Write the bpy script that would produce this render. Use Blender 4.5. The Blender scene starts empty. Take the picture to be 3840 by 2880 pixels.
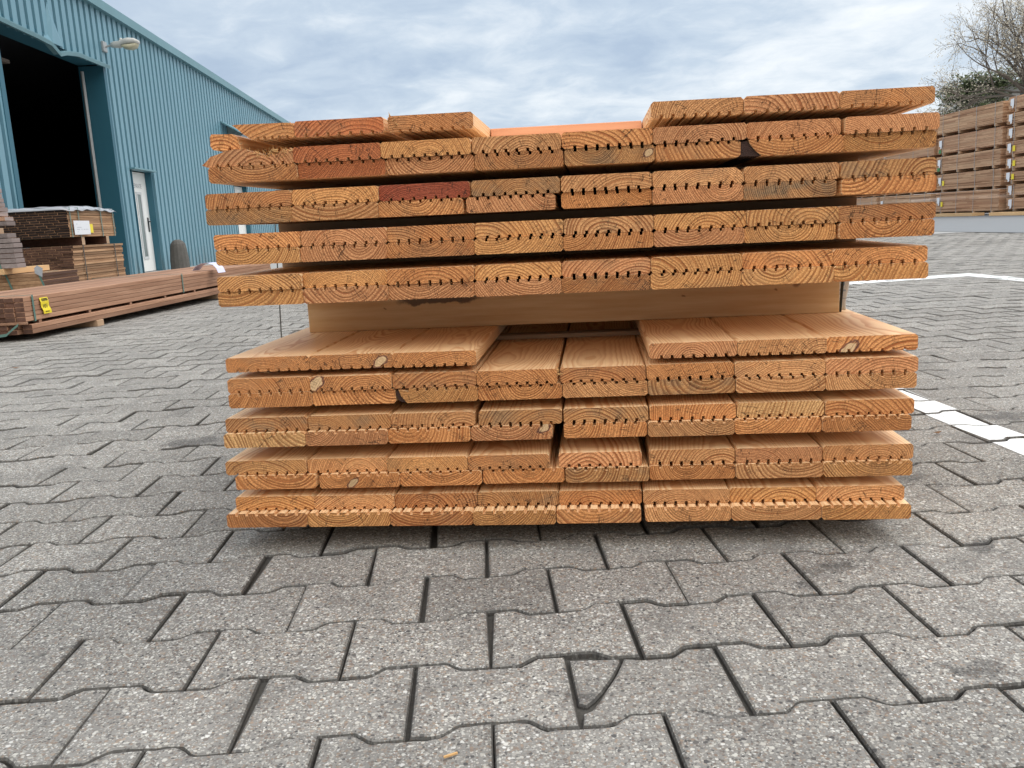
import bpy, math, random
from mathutils import Vector, Matrix
random.seed(7)
R = math.radians
scene = bpy.context.scene
COL = scene.collection

# ------------------------------------------------------------------ camera
cd = bpy.data.cameras.new('camera'); cam = bpy.data.objects.new('camera', cd); COL.objects.link(cam)
cr = Vector((0.9976204, -0.0432636, -0.0536821)); cdn = Vector((-0.0605811, -0.178339, -0.9821024)); cf = Vector((0.0329157, 0.9830175, -0.1805356))
m = Matrix.Identity(4)
for i in range(3):
    m[i][0] = cr[i]; m[i][1] = -cdn[i]; m[i][2] = -cf[i]
m[0][3], m[1][3], m[2][3] = 0.5118, -1.0767, 0.5716
cam.matrix_world = m
cd.sensor_width = 36; cd.lens = 3291.0 / 3840 * 36
cd.clip_start = 0.02; cd.clip_end = 2000
scene.camera = cam

# ------------------------------------------------------------------ light, sky, exposure
SUN_EL, SUN_AZ = R(56), R(52)          # azimuth clockwise from +Y
scene.view_settings.view_transform = 'Standard'; scene.view_settings.look = 'None'
scene.view_settings.exposure = 0.18; scene.view_settings.gamma = 1.0; scene.view_settings.use_curve_mapping = False
world = bpy.data.worlds.new('World'); scene.world = world; world.use_nodes = True
sd = bpy.data.lights.new('sun', 'SUN'); sd.energy = 1.4; sd.angle = R(26); sd.color = (1.0, 0.95, 0.88)
sun = bpy.data.objects.new('sun', sd); COL.objects.link(sun)
sv = Vector((math.sin(SUN_AZ) * math.cos(SUN_EL), math.cos(SUN_AZ) * math.cos(SUN_EL), math.sin(SUN_EL)))
sun.rotation_euler = (-sv).to_track_quat('-Z', 'Y').to_euler(); sun.location = sv * 50

class NT:
    """tiny helper to write node graphs"""
    def __init__(s, tree): s.t = tree; s.n = tree.nodes; s.l = tree.links
    def node(s, typ, **kw):
        n = s.n.new(typ)
        for k, v in kw.items():
            if k.startswith('_'): setattr(n, k[1:], v)
        for k, v in kw.items():
            if not k.startswith('_'):
                s.set(n.inputs[int(k[1:])] if k[0] == 'i' and k[1:].isdigit() else n.inputs[k.replace('__', ' ')], v)
        return n
    def set(s, inp, v):
        if isinstance(v, bpy.types.NodeSocket): s.l.new(v, inp)
        elif hasattr(inp.default_value, '__len__') and not isinstance(v, (tuple, list)): inp.default_value = [v] * len(inp.default_value)
        elif isinstance(v, (tuple, list)) and len(inp.default_value) == 4 and len(v) == 3: inp.default_value = (*v, 1)
        else: inp.default_value = v
    def M(s, op, a, b=0.0, c=None, clamp=False):
        n = s.n.new('ShaderNodeMath'); n.operation = op; n.use_clamp = clamp
        s.set(n.inputs[0], a); s.set(n.inputs[1], b)
        if c is not None: s.set(n.inputs[2], c)
        return n.outputs[0]
    def V(s, op, a, b=(0, 0, 0), sc=None):
        n = s.n.new('ShaderNodeVectorMath'); n.operation = op
        s.set(n.inputs[0], a); s.set(n.inputs[1], b)
        if sc is not None: s.set(n.inputs['Scale'], sc)
        return n.outputs['Value'] if op in ('LENGTH', 'DOT_PRODUCT', 'DISTANCE') else n.outputs[0]
    def mix(s, f, a, b, mode='MIX'):
        n = s.n.new('ShaderNodeMix'); n.data_type = 'RGBA'; n.blend_type = mode
        s.set(n.inputs[0], f); s.set(n.inputs[6], a); s.set(n.inputs[7], b); return n.outputs[2]
    def mr(s, v, a, b, c=0.0, d=1.0, smooth=False):
        n = s.n.new('ShaderNodeMapRange'); n.interpolation_type = 'SMOOTHSTEP' if smooth else 'LINEAR'
        for i, x in enumerate((v, a, b, c, d)): s.set(n.inputs[i], x)
        return n.outputs[0]
    def noise(s, vec, scale, det=2.0, rough=.5, dist=0.0, color=False, dim='3D'):
        n = s.n.new('ShaderNodeTexNoise'); n.noise_dimensions = dim
        s.set(n.inputs['Vector'], vec); s.set(n.inputs['Scale'], scale); s.set(n.inputs['Detail'], det)
        s.set(n.inputs['Roughness'], rough); s.set(n.inputs['Distortion'], dist)
        return n.outputs['Color' if color else 'Fac']
    def vor(s, vec, scale, feature='F1', out='Distance', rnd=1.0):
        n = s.n.new('ShaderNodeTexVoronoi'); n.feature = feature
        s.set(n.inputs['Vector'], vec); s.set(n.inputs['Scale'], scale); s.set(n.inputs['Randomness'], rnd)
        return n.outputs[out] if out else n
    def ramp(s, f, stops, interp='LINEAR'):
        n = s.n.new('ShaderNodeValToRGB'); s.set(n.inputs[0], f); n.color_ramp.interpolation = interp
        e = n.color_ramp.elements
        while len(e) < len(stops): e.new(.5)
        for i, (p, c) in enumerate(stops): e[i].position = p; e[i].color = (*c, 1) if len(c) == 3 else c
        return n.outputs[0]
    def xyz(s, v):
        n = s.n.new('ShaderNodeSeparateXYZ'); s.set(n.inputs[0], v); return n.outputs
    def comb(s, x=0.0, y=0.0, z=0.0):
        n = s.n.new('ShaderNodeCombineXYZ')
        for i, v in enumerate((x, y, z)): s.set(n.inputs[i], v)
        return n.outputs[0]
    def attr(s, name):
        n = s.n.new('ShaderNodeAttribute'); n.attribute_type = 'OBJECT'; n.attribute_name = name; return n.outputs

# world: physical sky under a broken grey-blue cloud deck
w = NT(world.node_tree); w.n.clear()
sky = w.node('ShaderNodeTexSky', _sky_type='NISHITA', _sun_disc=False)
sky.sun_elevation = SUN_EL; sky.sun_rotation = SUN_AZ
tc = w.n.new('ShaderNodeTexCoord').outputs['Generated']
d = w.xyz(tc); zz = w.M('ADD', w.M('MAXIMUM', d[2], 0.0), 0.16)
pv = w.comb(w.M('DIVIDE', d[0], zz), w.M('DIVIDE', d[1], zz), 0.0)
pr = w.V('MULTIPLY', w.V('ADD', pv, (3.1, 0.7, 0)), (1.15, 1.0, 1)); pr = w.V('ADD', pr, w.V('SCALE', w.noise(pr, 2.2, 2, .5, color=True), (0, 0, 0), .28))
n1 = w.noise(pr, .95, 3.0, .5, .2)
n2 = w.noise(w.V('ADD', pr, (9, 4, 0)), 3.2, 6.0, .6, .25)
n3 = w.noise(w.V('ADD', pr, (2, 14, 0)), 9.0, 5.0, .6, .3)
cl = w.M('ADD', w.M('ADD', w.M('MULTIPLY', n1, .62), w.M('MULTIPLY', n2, .30)), w.M('MULTIPLY', n3, .10))
# brighter cloud towards the right-hand and left-hand horizon
horiz = w.mr(d[2], .02, .30, 1.0, 0.0)
side = w.M('ABSOLUTE', w.M('SUBTRACT', d[0], .03))
cl = w.M('ADD', cl, w.M('MULTIPLY', w.M('MULTIPLY', side, horiz), .30))
cl = w.M('ADD', cl, w.M('MULTIPLY', w.M('MAXIMUM', d[0], 0.0), .16))
ccol = w.ramp(cl, [(.34, (.36, .455, .60)), (.45, (.43, .53, .665)), (.53, (.54, .635, .745)), (.61, (.73, .795, .86)), (.71, (.93, .955, .97))])
# deck brighter overhead; unseen glow behind the camera added to light the board ends
back = w.M('MULTIPLY', w.M('MULTIPLY', w.mr(d[1], .25, -.5, 0.0, 1.0, True), w.mr(d[2], .12, .50, -.20, 1.0, True)), 2.3); up = w.M('MULTIPLY', w.mr(d[2], .35, .85, 0.0, 1.0, True), .35)
ccol = w.mix(w.mr(d[1], .15, -.4, 0.0, .85, True), ccol, (.65, .615, .565))      # warm tint for the added fill sky behind the camera
ccol = w.V('SCALE', ccol, (0, 0, 0), w.M('MULTIPLY', w.M('ADD', w.M('ADD', back, up), 1.0), 10.0))
skyc = w.mix(.93, sky.outputs[0], ccol)
bg = w.node('ShaderNodeBackground', Color=skyc, Strength=.1)
w.l.new(bg.outputs[0], w.node('ShaderNodeOutputWorld').inputs[0])

# ------------------------------------------------------------------ object helpers
def tag(o, label=None, cat=None, group=None, kind=None):
    if label: o['label'] = label
    if cat: o['category'] = cat
    if group: o['group'] = group
    if kind: o['kind'] = kind
    return o
def empty(name, loc=(0, 0, 0), rz=0.0, **kw):
    o = bpy.data.objects.new(name, None); COL.objects.link(o)
    o.location = loc; o.rotation_euler = (0, 0, rz); o.empty_display_size = .1
    return tag(o, **kw)
class MB:
    def __init__(s): s.v = []; s.f = []; s.m = []; s.sm = False
    def add(s, vs, fs, mi=0):
        b = len(s.v); s.v += [tuple(v) for v in vs]
        for f in fs: s.f.append([b + i for i in f]); s.m.append(mi)
        return s
    def box(s, x0, x1, y0, y1, z0, z1, mi=0, bev=0.0, M=None):
        if bev <= 0:
            vs = [(x, y, z) for z in (z0, z1) for y in (y0, y1) for x in (x0, x1)]
            fs = [(0, 2, 3, 1), (4, 5, 7, 6), (0, 1, 5, 4), (2, 6, 7, 3), (0, 4, 6, 2), (1, 3, 7, 5)]
        else:
            vs = []; b = bev
            for sx in (0, 1):
                for sy in (0, 1):
                    for sz in (0, 1):
                        X = (x0, x1)[sx]; Y = (y0, y1)[sy]; Z = (z0, z1)[sz]
                        ix = X + (b if sx == 0 else -b); iy = Y + (b if sy == 0 else -b); iz = Z + (b if sz == 0 else -b)
                        vs += [(X, iy, iz), (ix, Y, iz), (ix, iy, Z)]
            I = lambda sx, sy, sz, k: (sx * 4 + sy * 2 + sz) * 3 + k
            fs = []
            for q in (0, 1):
                a = [I(q, 0, 0, 0), I(q, 1, 0, 0), I(q, 1, 1, 0), I(q, 0, 1, 0)]; fs.append(a if q else a[::-1])
                a = [I(0, q, 0, 1), I(1, q, 0, 1), I(1, q, 1, 1), I(0, q, 1, 1)]; fs.append(a[::-1] if q else a)
                a = [I(0, 0, q, 2), I(1, 0, q, 2), I(1, 1, q, 2), I(0, 1, q, 2)]; fs.append(a if q else a[::-1])
            for a1 in (0, 1):
                for a2 in (0, 1):
                    fs.append([I(0, a1, a2, 1), I(1, a1, a2, 1), I(1, a1, a2, 2), I(0, a1, a2, 2)])
                    fs.append([I(a1, 0, a2, 0), I(a1, 1, a2, 0), I(a1, 1, a2, 2), I(a1, 0, a2, 2)])
                    fs.append([I(a1, a2, 0, 0), I(a1, a2, 1, 0), I(a1, a2, 1, 1), I(a1, a2, 0, 1)])
            for sx in (0, 1):
                for sy in (0, 1):
                    for sz in (0, 1): fs.append([I(sx, sy, sz, 0), I(sx, sy, sz, 1), I(sx, sy, sz, 2)])
        if M is not None: vs = [M @ Vector(v) for v in vs]
        return s.add(vs, fs, mi)
    def tube(s, pts, rad, n=8, mi=0):
        pts = [Vector(p) for p in pts]; rings = []
        for i, p in enumerate(pts):
            t = (pts[min(i + 1, len(pts) - 1)] - pts[max(i - 1, 0)]).normalized()
            a = t.cross(Vector((0, 0, 1)) if abs(t.z) < .9 else Vector((1, 0, 0))).normalized(); b = t.cross(a)
            r = rad[i] if isinstance(rad, (list, tuple)) else rad
            rings.append([p + (a * math.cos(2 * math.pi * k / n) + b * math.sin(2 * math.pi * k / n)) * r for k in range(n)])
        vs = [v for r_ in rings for v in r_]; fs = []
        for i in range(len(pts) - 1):
            for k in range(n): fs.append((i * n + k, i * n + (k + 1) % n, (i + 1) * n + (k + 1) % n, (i + 1) * n + k))
        fs += [tuple(range(n))[::-1], tuple(range((len(pts) - 1) * n, len(pts) * n))]
        return s.add(vs, fs, mi)
    def ribbon(s, pts, wv, th, mi=0):
        """flat band of thickness th following pts; wv = width vector"""
        pts = [Vector(p) for p in pts]; wv = Vector(wv); vs = []
        for i, p in enumerate(pts):
            t = (pts[min(i + 1, len(pts) - 1)] - pts[max(i - 1, 0)]).normalized(); nn = t.cross(wv).normalized() * th / 2
            vs += [p - wv / 2 - nn, p + wv / 2 - nn, p + wv / 2 + nn, p - wv / 2 + nn]
        fs = []
        for i in range(len(pts) - 1):
            for k in range(4): fs.append((i * 4 + k, i * 4 + (k + 1) % 4, i * 4 + 4 + (k + 1) % 4, i * 4 + 4 + k))
        fs += [(3, 2, 1, 0), tuple(range(len(pts) * 4 - 4, len(pts) * 4))]
        return s.add(vs, fs, mi)
    def prism(s, poly, y0, y1, mi_end=0, mi_side=0, ysub=None):
        """poly = CCW list of (x,z) seen from -y; extruded along y"""
        n = len(poly); vs = [(x, y0, z) for x, z in poly] + [(x, y1, z) for x, z in poly]
        s.add(vs, [tuple(range(n))], mi_end)
        b = len(s.v) - 2 * n
        s.f.append([b + n + i for i in range(n)][::-1]); s.m.append(mi_end)
        for i in range(n):
            j = (i + 1) % n
            s.f.append([b + i, b + n + i, b + n + j, b + j]); s.m.append(mi_side)
        return s
    def build(s, name, mats, parent=None, loc=None, smooth=False, rot=None):
        me = bpy.data.meshes.new(name); me.from_pydata(s.v, [], s.f)
        if not isinstance(mats, (list, tuple)): mats = [mats]
        for mm in mats: me.materials.append(mm)
        me.polygons.foreach_set('material_index', s.m)
        if smooth: me.polygons.foreach_set('use_smooth', [True] * len(s.f))
        me.update()
        o = bpy.data.objects.new(name, me); COL.objects.link(o)
        if parent: o.parent = parent
        if loc: o.location = loc
        if rot: o.rotation_euler = rot
        return o
def text_mesh(name, body, size, mat, parent, M, ext=.0004):
    cu = bpy.data.curves.new(name, 'FONT'); cu.body = body; cu.size = size; cu.extrude = ext; cu.align_x = 'CENTER'; cu.align_y = 'CENTER'
    t = bpy.data.objects.new(name, cu); COL.objects.link(t)
    dg = bpy.context.evaluated_depsgraph_get(); me = bpy.data.meshes.new_from_object(t.evaluated_get(dg))
    bpy.data.objects.remove(t); o = bpy.data.objects.new(name, me); COL.objects.link(o)
    me.materials.clear(); me.materials.append(mat); o.parent = parent; o.matrix_local = M
    return o

# ------------------------------------------------------------------ materials
def mat(name):
    m_ = bpy.data.materials.new(name); m_.use_nodes = True; nt = NT(m_.node_tree); nt.n.clear()
    out = nt.node('ShaderNodeOutputMaterial'); b = nt.node('ShaderNodeBsdfPrincipled'); nt.l.new(b.outputs[0], out.inputs[0])
    return m_, nt, b
def bump(nt, b, h, dist=.001, strength=1.0):
    n = nt.node('ShaderNodeBump', Height=h, Distance=dist, Strength=strength); nt.l.new(n.outputs[0], b.inputs['Normal'])
def simple(name, col, rough=.6, var=.15, scale=8, metal=0.0, bmp=0.0):
    m_, nt, b = mat(name); tc = nt.n.new('ShaderNodeTexCoord').outputs['Object']
    n = nt.noise(tc, scale, 5, .6)
    c = nt.mix(n, tuple(x * (1 - var) for x in col), tuple(min(1, x * (1 + var)) for x in col))
    nt.set(b.inputs['Base Color'], c); b.inputs['Metallic'].default_value = metal
    nt.set(b.inputs['Roughness'], nt.mr(n, .2, .8, rough - .08, min(1, rough + .08)))
    if bmp: bump(nt, b, nt.noise(tc, scale * 6, 4, .6), bmp)
    return m_

def larch(name, end):
    """solid wood: growth rings about a pith line that runs the length of the board"""
    m_, nt, b = mat(name)
    p = nt.n.new('ShaderNodeTexCoord').outputs['Object']
    A = {k: nt.attr(k) for k in ('ring_x', 'ring_z', 'seed', 'tint', 'knot_x', 'knot_z', 'knot_r', 'grey', 'pitch')}
    sd_ = A['seed'][2]
    q = nt.xyz(p)
    sv_ = nt.comb(0.0, nt.M('MULTIPLY', sd_, 13.7), nt.M('MULTIPLY', sd_, 5.1))
    wl = nt.noise(nt.V('ADD', nt.V('MULTIPLY', p, (2.5, .9, 2.5)), sv_), 1.6, 2, .5, color=True)
    wx = nt.xyz(nt.V('SUBTRACT', wl, (.5, .5, .5)))
    fx = nt.M('SUBTRACT', nt.M('ADD', q[0], nt.M('MULTIPLY', wx[0], .10)), A['ring_x'][2])
    fz = nt.M('SUBTRACT', nt.M('ADD', q[2], nt.M('MULTIPLY', wx[2], .030)), A['ring_z'][2])
    w2 = nt.xyz(nt.noise(nt.V('ADD', nt.V('MULTIPLY', p, (6, 4.2, 6)), sv_), 1.0, 2, .5, color=True))
    fz = nt.M('ADD', fz, nt.M('MULTIPLY', nt.M('SUBTRACT', w2[1], .5), .020))
    # knot pushes the rings aside
    kd = nt.M('SQRT', nt.M('ADD', nt.M('ADD', nt.M('POWER', nt.M('ABSOLUTE', nt.M('SUBTRACT', nt.M('SUBTRACT', q[0], A['knot_x'][2]), nt.M('MULTIPLY', nt.M('SUBTRACT', q[2], A['knot_z'][2]), .55))), 2.0),
              nt.M('POWER', nt.M('ABSOLUTE', nt.M('SUBTRACT', q[2], A['knot_z'][2])), 2.0)), nt.M('POWER', nt.M('MULTIPLY', q[1], .9), 2.0)))
    kd = nt.M('ADD', kd, nt.M('MULTIPLY', nt.M('SUBTRACT', nt.noise(nt.V('ADD', p, sv_), 75, 2, .5), .5), .011))
    kn = nt.M('ADD', nt.M('DIVIDE', kd, nt.M('MAXIMUM', A['knot_r'][2], .0004)), nt.M('MULTIPLY', nt.M('LESS_THAN', A['knot_r'][2], .0005), 99.0))
    r = nt.V('LENGTH', nt.comb(fx, 0.0, fz))
    r = nt.M('ADD', r, nt.M('MULTIPLY', nt.M('SUBTRACT', nt.noise(nt.V('ADD', nt.V('MULTIPLY', p, (1, .12, 1)), sv_), 45, 3, .6), .5), .0028))
    r = nt.M('ADD', r, nt.M('MULTIPLY', nt.mr(kn, 1.0, 3.0, 1.0, 0.0, True), .006))
    ph = nt.M('DIVIDE', r, A['pitch'][2])
    ph = nt.M('ADD', ph, nt.M('MULTIPLY', nt.noise(nt.comb(ph, sd_, 0.0), .6, 1, .5), 1.5))
    s_ = nt.M('FRACT', ph)
    late = nt.M('MULTIPLY', nt.mr(s_, .25, .80, 0.0, 1.0, True), nt.mr(s_, .90, 1.0, 1.0, 0.0, True))
    streng = nt.mr(nt.noise(nt.comb(nt.M('FLOOR', ph), sd_, 3.0), 7.3, 0, .5), .3, .7, .55, 1.0)
    late = nt.M('MULTIPLY', late, streng)
    big = nt.noise(nt.V('ADD', nt.V('MULTIPLY', p, (9, 1.2, 14)), sv_), 1.0, 3, .55)
    tint = A['tint'][0]
    if end:
        lo = nt.V('MULTIPLY', tint, (.48, .28, .18)); hi = nt.V('MULTIPLY', tint, (1.30, 1.34, 1.36))
    else:
        tint = nt.mix(.74, tint, (.92, .70, .42)); lo = nt.V('MULTIPLY', tint, (.74, .50, .35)); hi = nt.V('MULTIPLY', tint, (1.08, 1.10, 1.14))
    c = nt.mix(late, hi, lo)
    c = nt.mix(nt.mr(big, .35, .7, 0.0, .5), c, nt.V('MULTIPLY', tint, (.86, .70, .58) if end else (.95, .86, .8)))
    if end:
        fuzz = nt.noise(nt.V('ADD', nt.V('MULTIPLY', p, (1, .3, 1.5)), sv_), 360, 4, .75)
        c = nt.mix(nt.mr(fuzz, .42, .64, 0.0, .78), c, nt.V('MULTIPLY', tint, (.36, .27, .22)))
        c = nt.mix(nt.mr(fuzz, .64, .72, 0.0, .7), c, (.86, .62, .36))
        # drying checks: thin dark cracks running out from the pith
        ang = nt.M('ARCTAN2', fx, fz)
        ck = nt.noise(nt.comb(nt.M('MULTIPLY', ang, 16.0), nt.M('MULTIPLY', r, 22.0), sd_), 1.0, 2, .5)
        ck = nt.M('ABSOLUTE', nt.M('SUBTRACT', ck, .5))
        ckm = nt.M('MULTIPLY', nt.mr(ck, .004, .012, 1.0, 0.0), nt.mr(nt.noise(nt.V('ADD', p, sv_), 34, 1, .5), .54, .60))
        c = nt.mix(nt.M('MULTIPLY', ckm, .75), c, (.06, .03, .018))
        # greyed, weathered patches (stronger on boards with a high grey value)
        gm = nt.M('MULTIPLY', nt.mr(nt.noise(nt.V('ADD', nt.V('MULTIPLY', p, (1, .2, 1.6)), sv_), 17, 4, .6), .44, .62), A['grey'][2])
        c = nt.mix(gm, c, nt.V('MULTIPLY', nt.mix(late, (.36, .215, .11), (.085, .052, .032)), (1, 1, 1)))
    else:
        fib = nt.noise(nt.V('ADD', nt.V('MULTIPLY', p, (1, .012, 1)), sv_), 900, 3, .6)
        c = nt.mix(nt.mr(fib, .4, .7, 0.0, .22), c, nt.V('MULTIPLY', tint, (.6, .5, .42)))
    # pale knot with a dark resin rim
    krim = nt.M('MULTIPLY', nt.mr(kn, .82, .95), nt.mr(kn, 1.05, 1.22, 1.0, 0.0))
    c = nt.mix(nt.mr(kn, .80, .9, 1.0, 0.0), c, nt.mix(nt.M('FRACT', nt.M('MULTIPLY', kn, 3.2)), (.72, .50, .28), (.60, .38, .20)))
    c = nt.mix(nt.M('MULTIPLY', krim, .85), c, (.10, .045, .04))
    nt.set(b.inputs['Base Color'], c); b.inputs['Roughness'].default_value = .72 if end else .5
    b.inputs['Specular IOR Level'].default_value = .3
    if end: bump(nt, b, nt.M('SUBTRACT', nt.M('ADD', fuzz, nt.M('MULTIPLY', late, -.8)), nt.M('MULTIPLY', ckm, 1.5)), .0016)
    else: bump(nt, b, nt.M('ADD', late, fib), .0002)
    return m_
M_END = larch('larch_end_grain', True); M_FACE = larch('larch_planed_face', False)

def plank_mat(name, base, dark, light, scale=1.0, rough=.7):
    """long weathered timber: streaks along local y"""
    m_, nt, b = mat(name)
    p = nt.n.new('ShaderNodeTexCoord').outputs['Object']; oi = nt.n.new('ShaderNodeObjectInfo')
    rnd = oi.outputs['Random']; off = nt.comb(nt.M('MULTIPLY', rnd, 31.0), nt.M('MULTIPLY', rnd, 17.0), 0.0)
    v = nt.V('ADD', nt.V('MULTIPLY', p, (1, .06, 1)), off)
    a = nt.noise(v, 40 * scale, 4, .6); g = nt.noise(v, 9 * scale, 3, .55)
    c = nt.mix(nt.mr(a, .3, .7), dark, light); c = nt.mix(.55, c, base)
    c = nt.mix(nt.mr(g, .4, .7, 0.0, .5), c, dark)
    c = nt.V('SCALE', c, (0, 0, 0), nt.mr(rnd, 0.0, 1.0, .72, 1.22))
    nt.set(b.inputs['Base Color'], c); b.inputs['Roughness'].default_value = rough; b.inputs['Specular IOR Level'].default_value = .25
    bump(nt, b, a, .0012); return m_
M_HW = plank_mat('hardwood_planed_side', (.39, .215, .13), (.20, .095, .055), (.58, .36, .25))
M_HWTOP = M_HW
M_HWEND = plank_mat('hardwood_end_grain', (.115, .058, .040), (.06, .03, .022), (.20, .11, .075))
M_HWEND2 = plank_mat('waxed_dark_end_grain', (.034, .021, .018), (.022, .014, .012), (.050, .031, .026))
M_HW2 = plank_mat('pale_hardwood_side', (.42, .24, .13), (.22, .11, .055), (.60, .40, .24))
M_GREYW = plank_mat('weathered_grey_plank', (.33, .27, .25), (.20, .15, .14), (.46, .40, .38))
M_BEAM = plank_mat('pale_pine_beam', (.80, .54, .28), (.64, .37, .17), (.86, .62, .36), .7, .6)
def beam_stain(m_):
    nt = NT(m_.node_tree); b = [n for n in nt.n if n.type == 'BSDF_PRINCIPLED'][0]; src = b.inputs['Base Color'].links[0].from_socket
    p = nt.n.new('ShaderNodeTexCoord').outputs['Object']; q = nt.xyz(nt.V('ADD', p, nt.V('SCALE', nt.V('SUBTRACT', nt.noise(p, 22, 4, .6, color=True), (.5, .5, .5)), (0, 0, 0), .03)))
    dy = nt.M('DIVIDE', nt.M('SUBTRACT', q[1], .285), .095); dz = nt.M('DIVIDE', nt.M('SUBTRACT', q[2], .060), .011)
    k = nt.mr(nt.M('ADD', nt.M('MULTIPLY', dy, dy), nt.M('MULTIPLY', dz, dz)), .5, 1.15, 1.0, 0.0, True)
    c = nt.mix(nt.M('MULTIPLY', k, .85), src, (.07, .045, .035))
    for y, z, r_ in ((1.03, .058, .006), (.99, .050, .003), (.80, .045, .004), (.17, .045, .003), (.60, .07, .0035)):
        dd = nt.V('LENGTH', nt.V('MULTIPLY', nt.V('SUBTRACT', nt.comb(0.0, q[1], q[2]), (0, y, z)), (0, .8, 1.3))); c = nt.mix(nt.mr(dd, r_ * .5, r_ * 1.2, .8, 0.0), c, (.20, .09, .04))
    nt.l.new(c, b.inputs['Base Color'])
M_BEAMF = plank_mat('spacer_beam_pine', (.80, .54, .28), (.56, .28, .10), (.95, .74, .46), 1.9, .6); beam_stain(M_BEAMF)
M_LATH = plank_mat('lath_wood', (.48, .33, .21), (.36, .22, .13), (.58, .43, .30))
M_SALMON = plank_mat('fresh_salmon_batten', (.68, .33, .19), (.50, .20, .10), (.80, .46, .29), 1.6)

def row_pack_mat():
    """stacked boards seen from far: tone changes per board row"""
    m_, nt, b = mat('far_timber_rows')
    p = nt.n.new('ShaderNodeTexCoord').outputs['Object']; rnd = nt.n.new('ShaderNodeObjectInfo').outputs['Random']
    q = nt.xyz(p); row = nt.M('FLOOR', nt.M('DIVIDE', q[2], .034)); seg = nt.M('FLOOR', nt.M('ADD', nt.M('DIVIDE', q[1], 1.37), nt.M('MULTIPLY', row, .37)))
    wn = nt.node('ShaderNodeTexWhiteNoise', _noise_dimensions='3D', Vector=nt.comb(row, seg, nt.M('MULTIPLY', rnd, 99.0)))
    c = nt.mix(wn.outputs[0], (.40, .215, .12), (.78, .52, .32))
    a = nt.noise(nt.V('MULTIPLY', p, (1, .08, 2)), 25, 4, .6)
    c = nt.mix(nt.mr(a, .35, .75, 0.0, .35), c, (.30, .17, .10))
    c = nt.mix(nt.mr(rnd, 0.0, 1.0, 0.0, .28), c, (.50, .27, .17))
    nt.set(b.inputs['Base Color'], c); b.inputs['Roughness'].default_value = .8
    return m_
M_FAR = row_pack_mat()

def paver_mat():
    m_, nt, b = mat('exposed_aggregate_concrete')
    p = nt.n.new('ShaderNodeNewGeometry').outputs['Position']
    wob = nt.V('ADD', p, nt.V('SCALE', nt.noise(p, 260, 1, .5, color=True), (0, 0, 0), .003))
    def pebbles(scale, thr, keep):
        n = nt.vor(nt.V('MULTIPLY', wob, (1, 1, .5)), scale, out=None)
        cx = nt.xyz(n.outputs['Color'])
        msk = nt.M('MULTIPLY', nt.mr(n.outputs['Distance'], thr, thr + .09, 1.0, 0.0), nt.M('LESS_THAN', cx[0], keep))
        col = nt.ramp(cx[1], [(0, (.055, .055, .06)), (.13, (.13, .12, .115)), (.28, (.27, .20, .155)), (.40, (.40, .30, .22)), (.50, (.42, .41, .38)), (.68, (.60, .57, .51)), (.88, (.74, .72, .66)), (1, (.88, .87, .84))])
        return msk, col
    base = nt.mix(nt.noise(p, 520, 3, .7), (.165, .157, .146), (.44, .425, .395))
    m1, c1 = pebbles(360, .46, .72); m2, c2 = pebbles(200, .40, .50); m3, c3 = pebbles(115, .30, .22)
    c = nt.mix(nt.M('MULTIPLY', m1, .9), base, c1); c = nt.mix(m2, c, c2); c = nt.mix(m3, c, c3)
    at = nt.n.new('ShaderNodeAttribute'); at.attribute_name = 'block_tone'
    c = nt.V('SCALE', c, (0, 0, 0), nt.mr(at.outputs[2], 0.0, 1.0, .70, .92))
    # cement film and dirt in broad patches, oil spots with a shape of their own
    big = nt.noise(p, 1.1, 5, .6)
    c = nt.mix(nt.mr(big, .38, .72, 0.0, .30), c, (.34, .33, .31))
    dirt = nt.noise(p, 7.0, 5, .65)
    c = nt.mix(nt.mr(dirt, .50, .76, 0.0, .6), c, (.12, .115, .11))
    dj = nt.n.new('ShaderNodeAttribute'); dj.attribute_name = 'joint_dark'
    c = nt.mix(nt.M('MULTIPLY', dj.outputs[2], .85), c, (.055, .052, .048))  # block sides and chamfers darkened towards the joint
    st = 0.0; px = nt.V('ADD', p, nt.V('SCALE', nt.V('SUBTRACT', nt.noise(p, 9, 4, .65, color=True), (.5, .5, .5)), (0, 0, 0), .30))
    for x, y, rr in ((-.344, 1.4, .08), (1.371, .655, .10), (1.057, .227, .07), (1.08, -.10, .07), (1.853, 1.14, .13), (-.12, .12, .03), (1.3, .30, .06), (.62, -.11, .03), (.15, .02, .03)):
        dd = nt.V('LENGTH', nt.V('MULTIPLY', nt.V('SUBTRACT', px, (x, y, 0)), (1, 1.3, 0)))
        st = nt.M('MAXIMUM', st, nt.mr(dd, rr * .25, rr, 1.0, 0.0, True))
    c = nt.mix(nt.M('MULTIPLY', st, .55), c, (.045, .044, .045))
    nt.set(b.inputs['Base Color'], c); b.inputs['Roughness'].default_value = .86; b.inputs['Specular IOR Level'].default_value = .25
    h = nt.M('ADD', nt.M('MULTIPLY', nt.M('MAXIMUM', m1, nt.M('MAXIMUM', m2, m3)), .6), nt.noise(p, 700, 3, .7))
    bump(nt, b, h, .0013, .9); return m_
M_PAVER = paver_mat()
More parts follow.
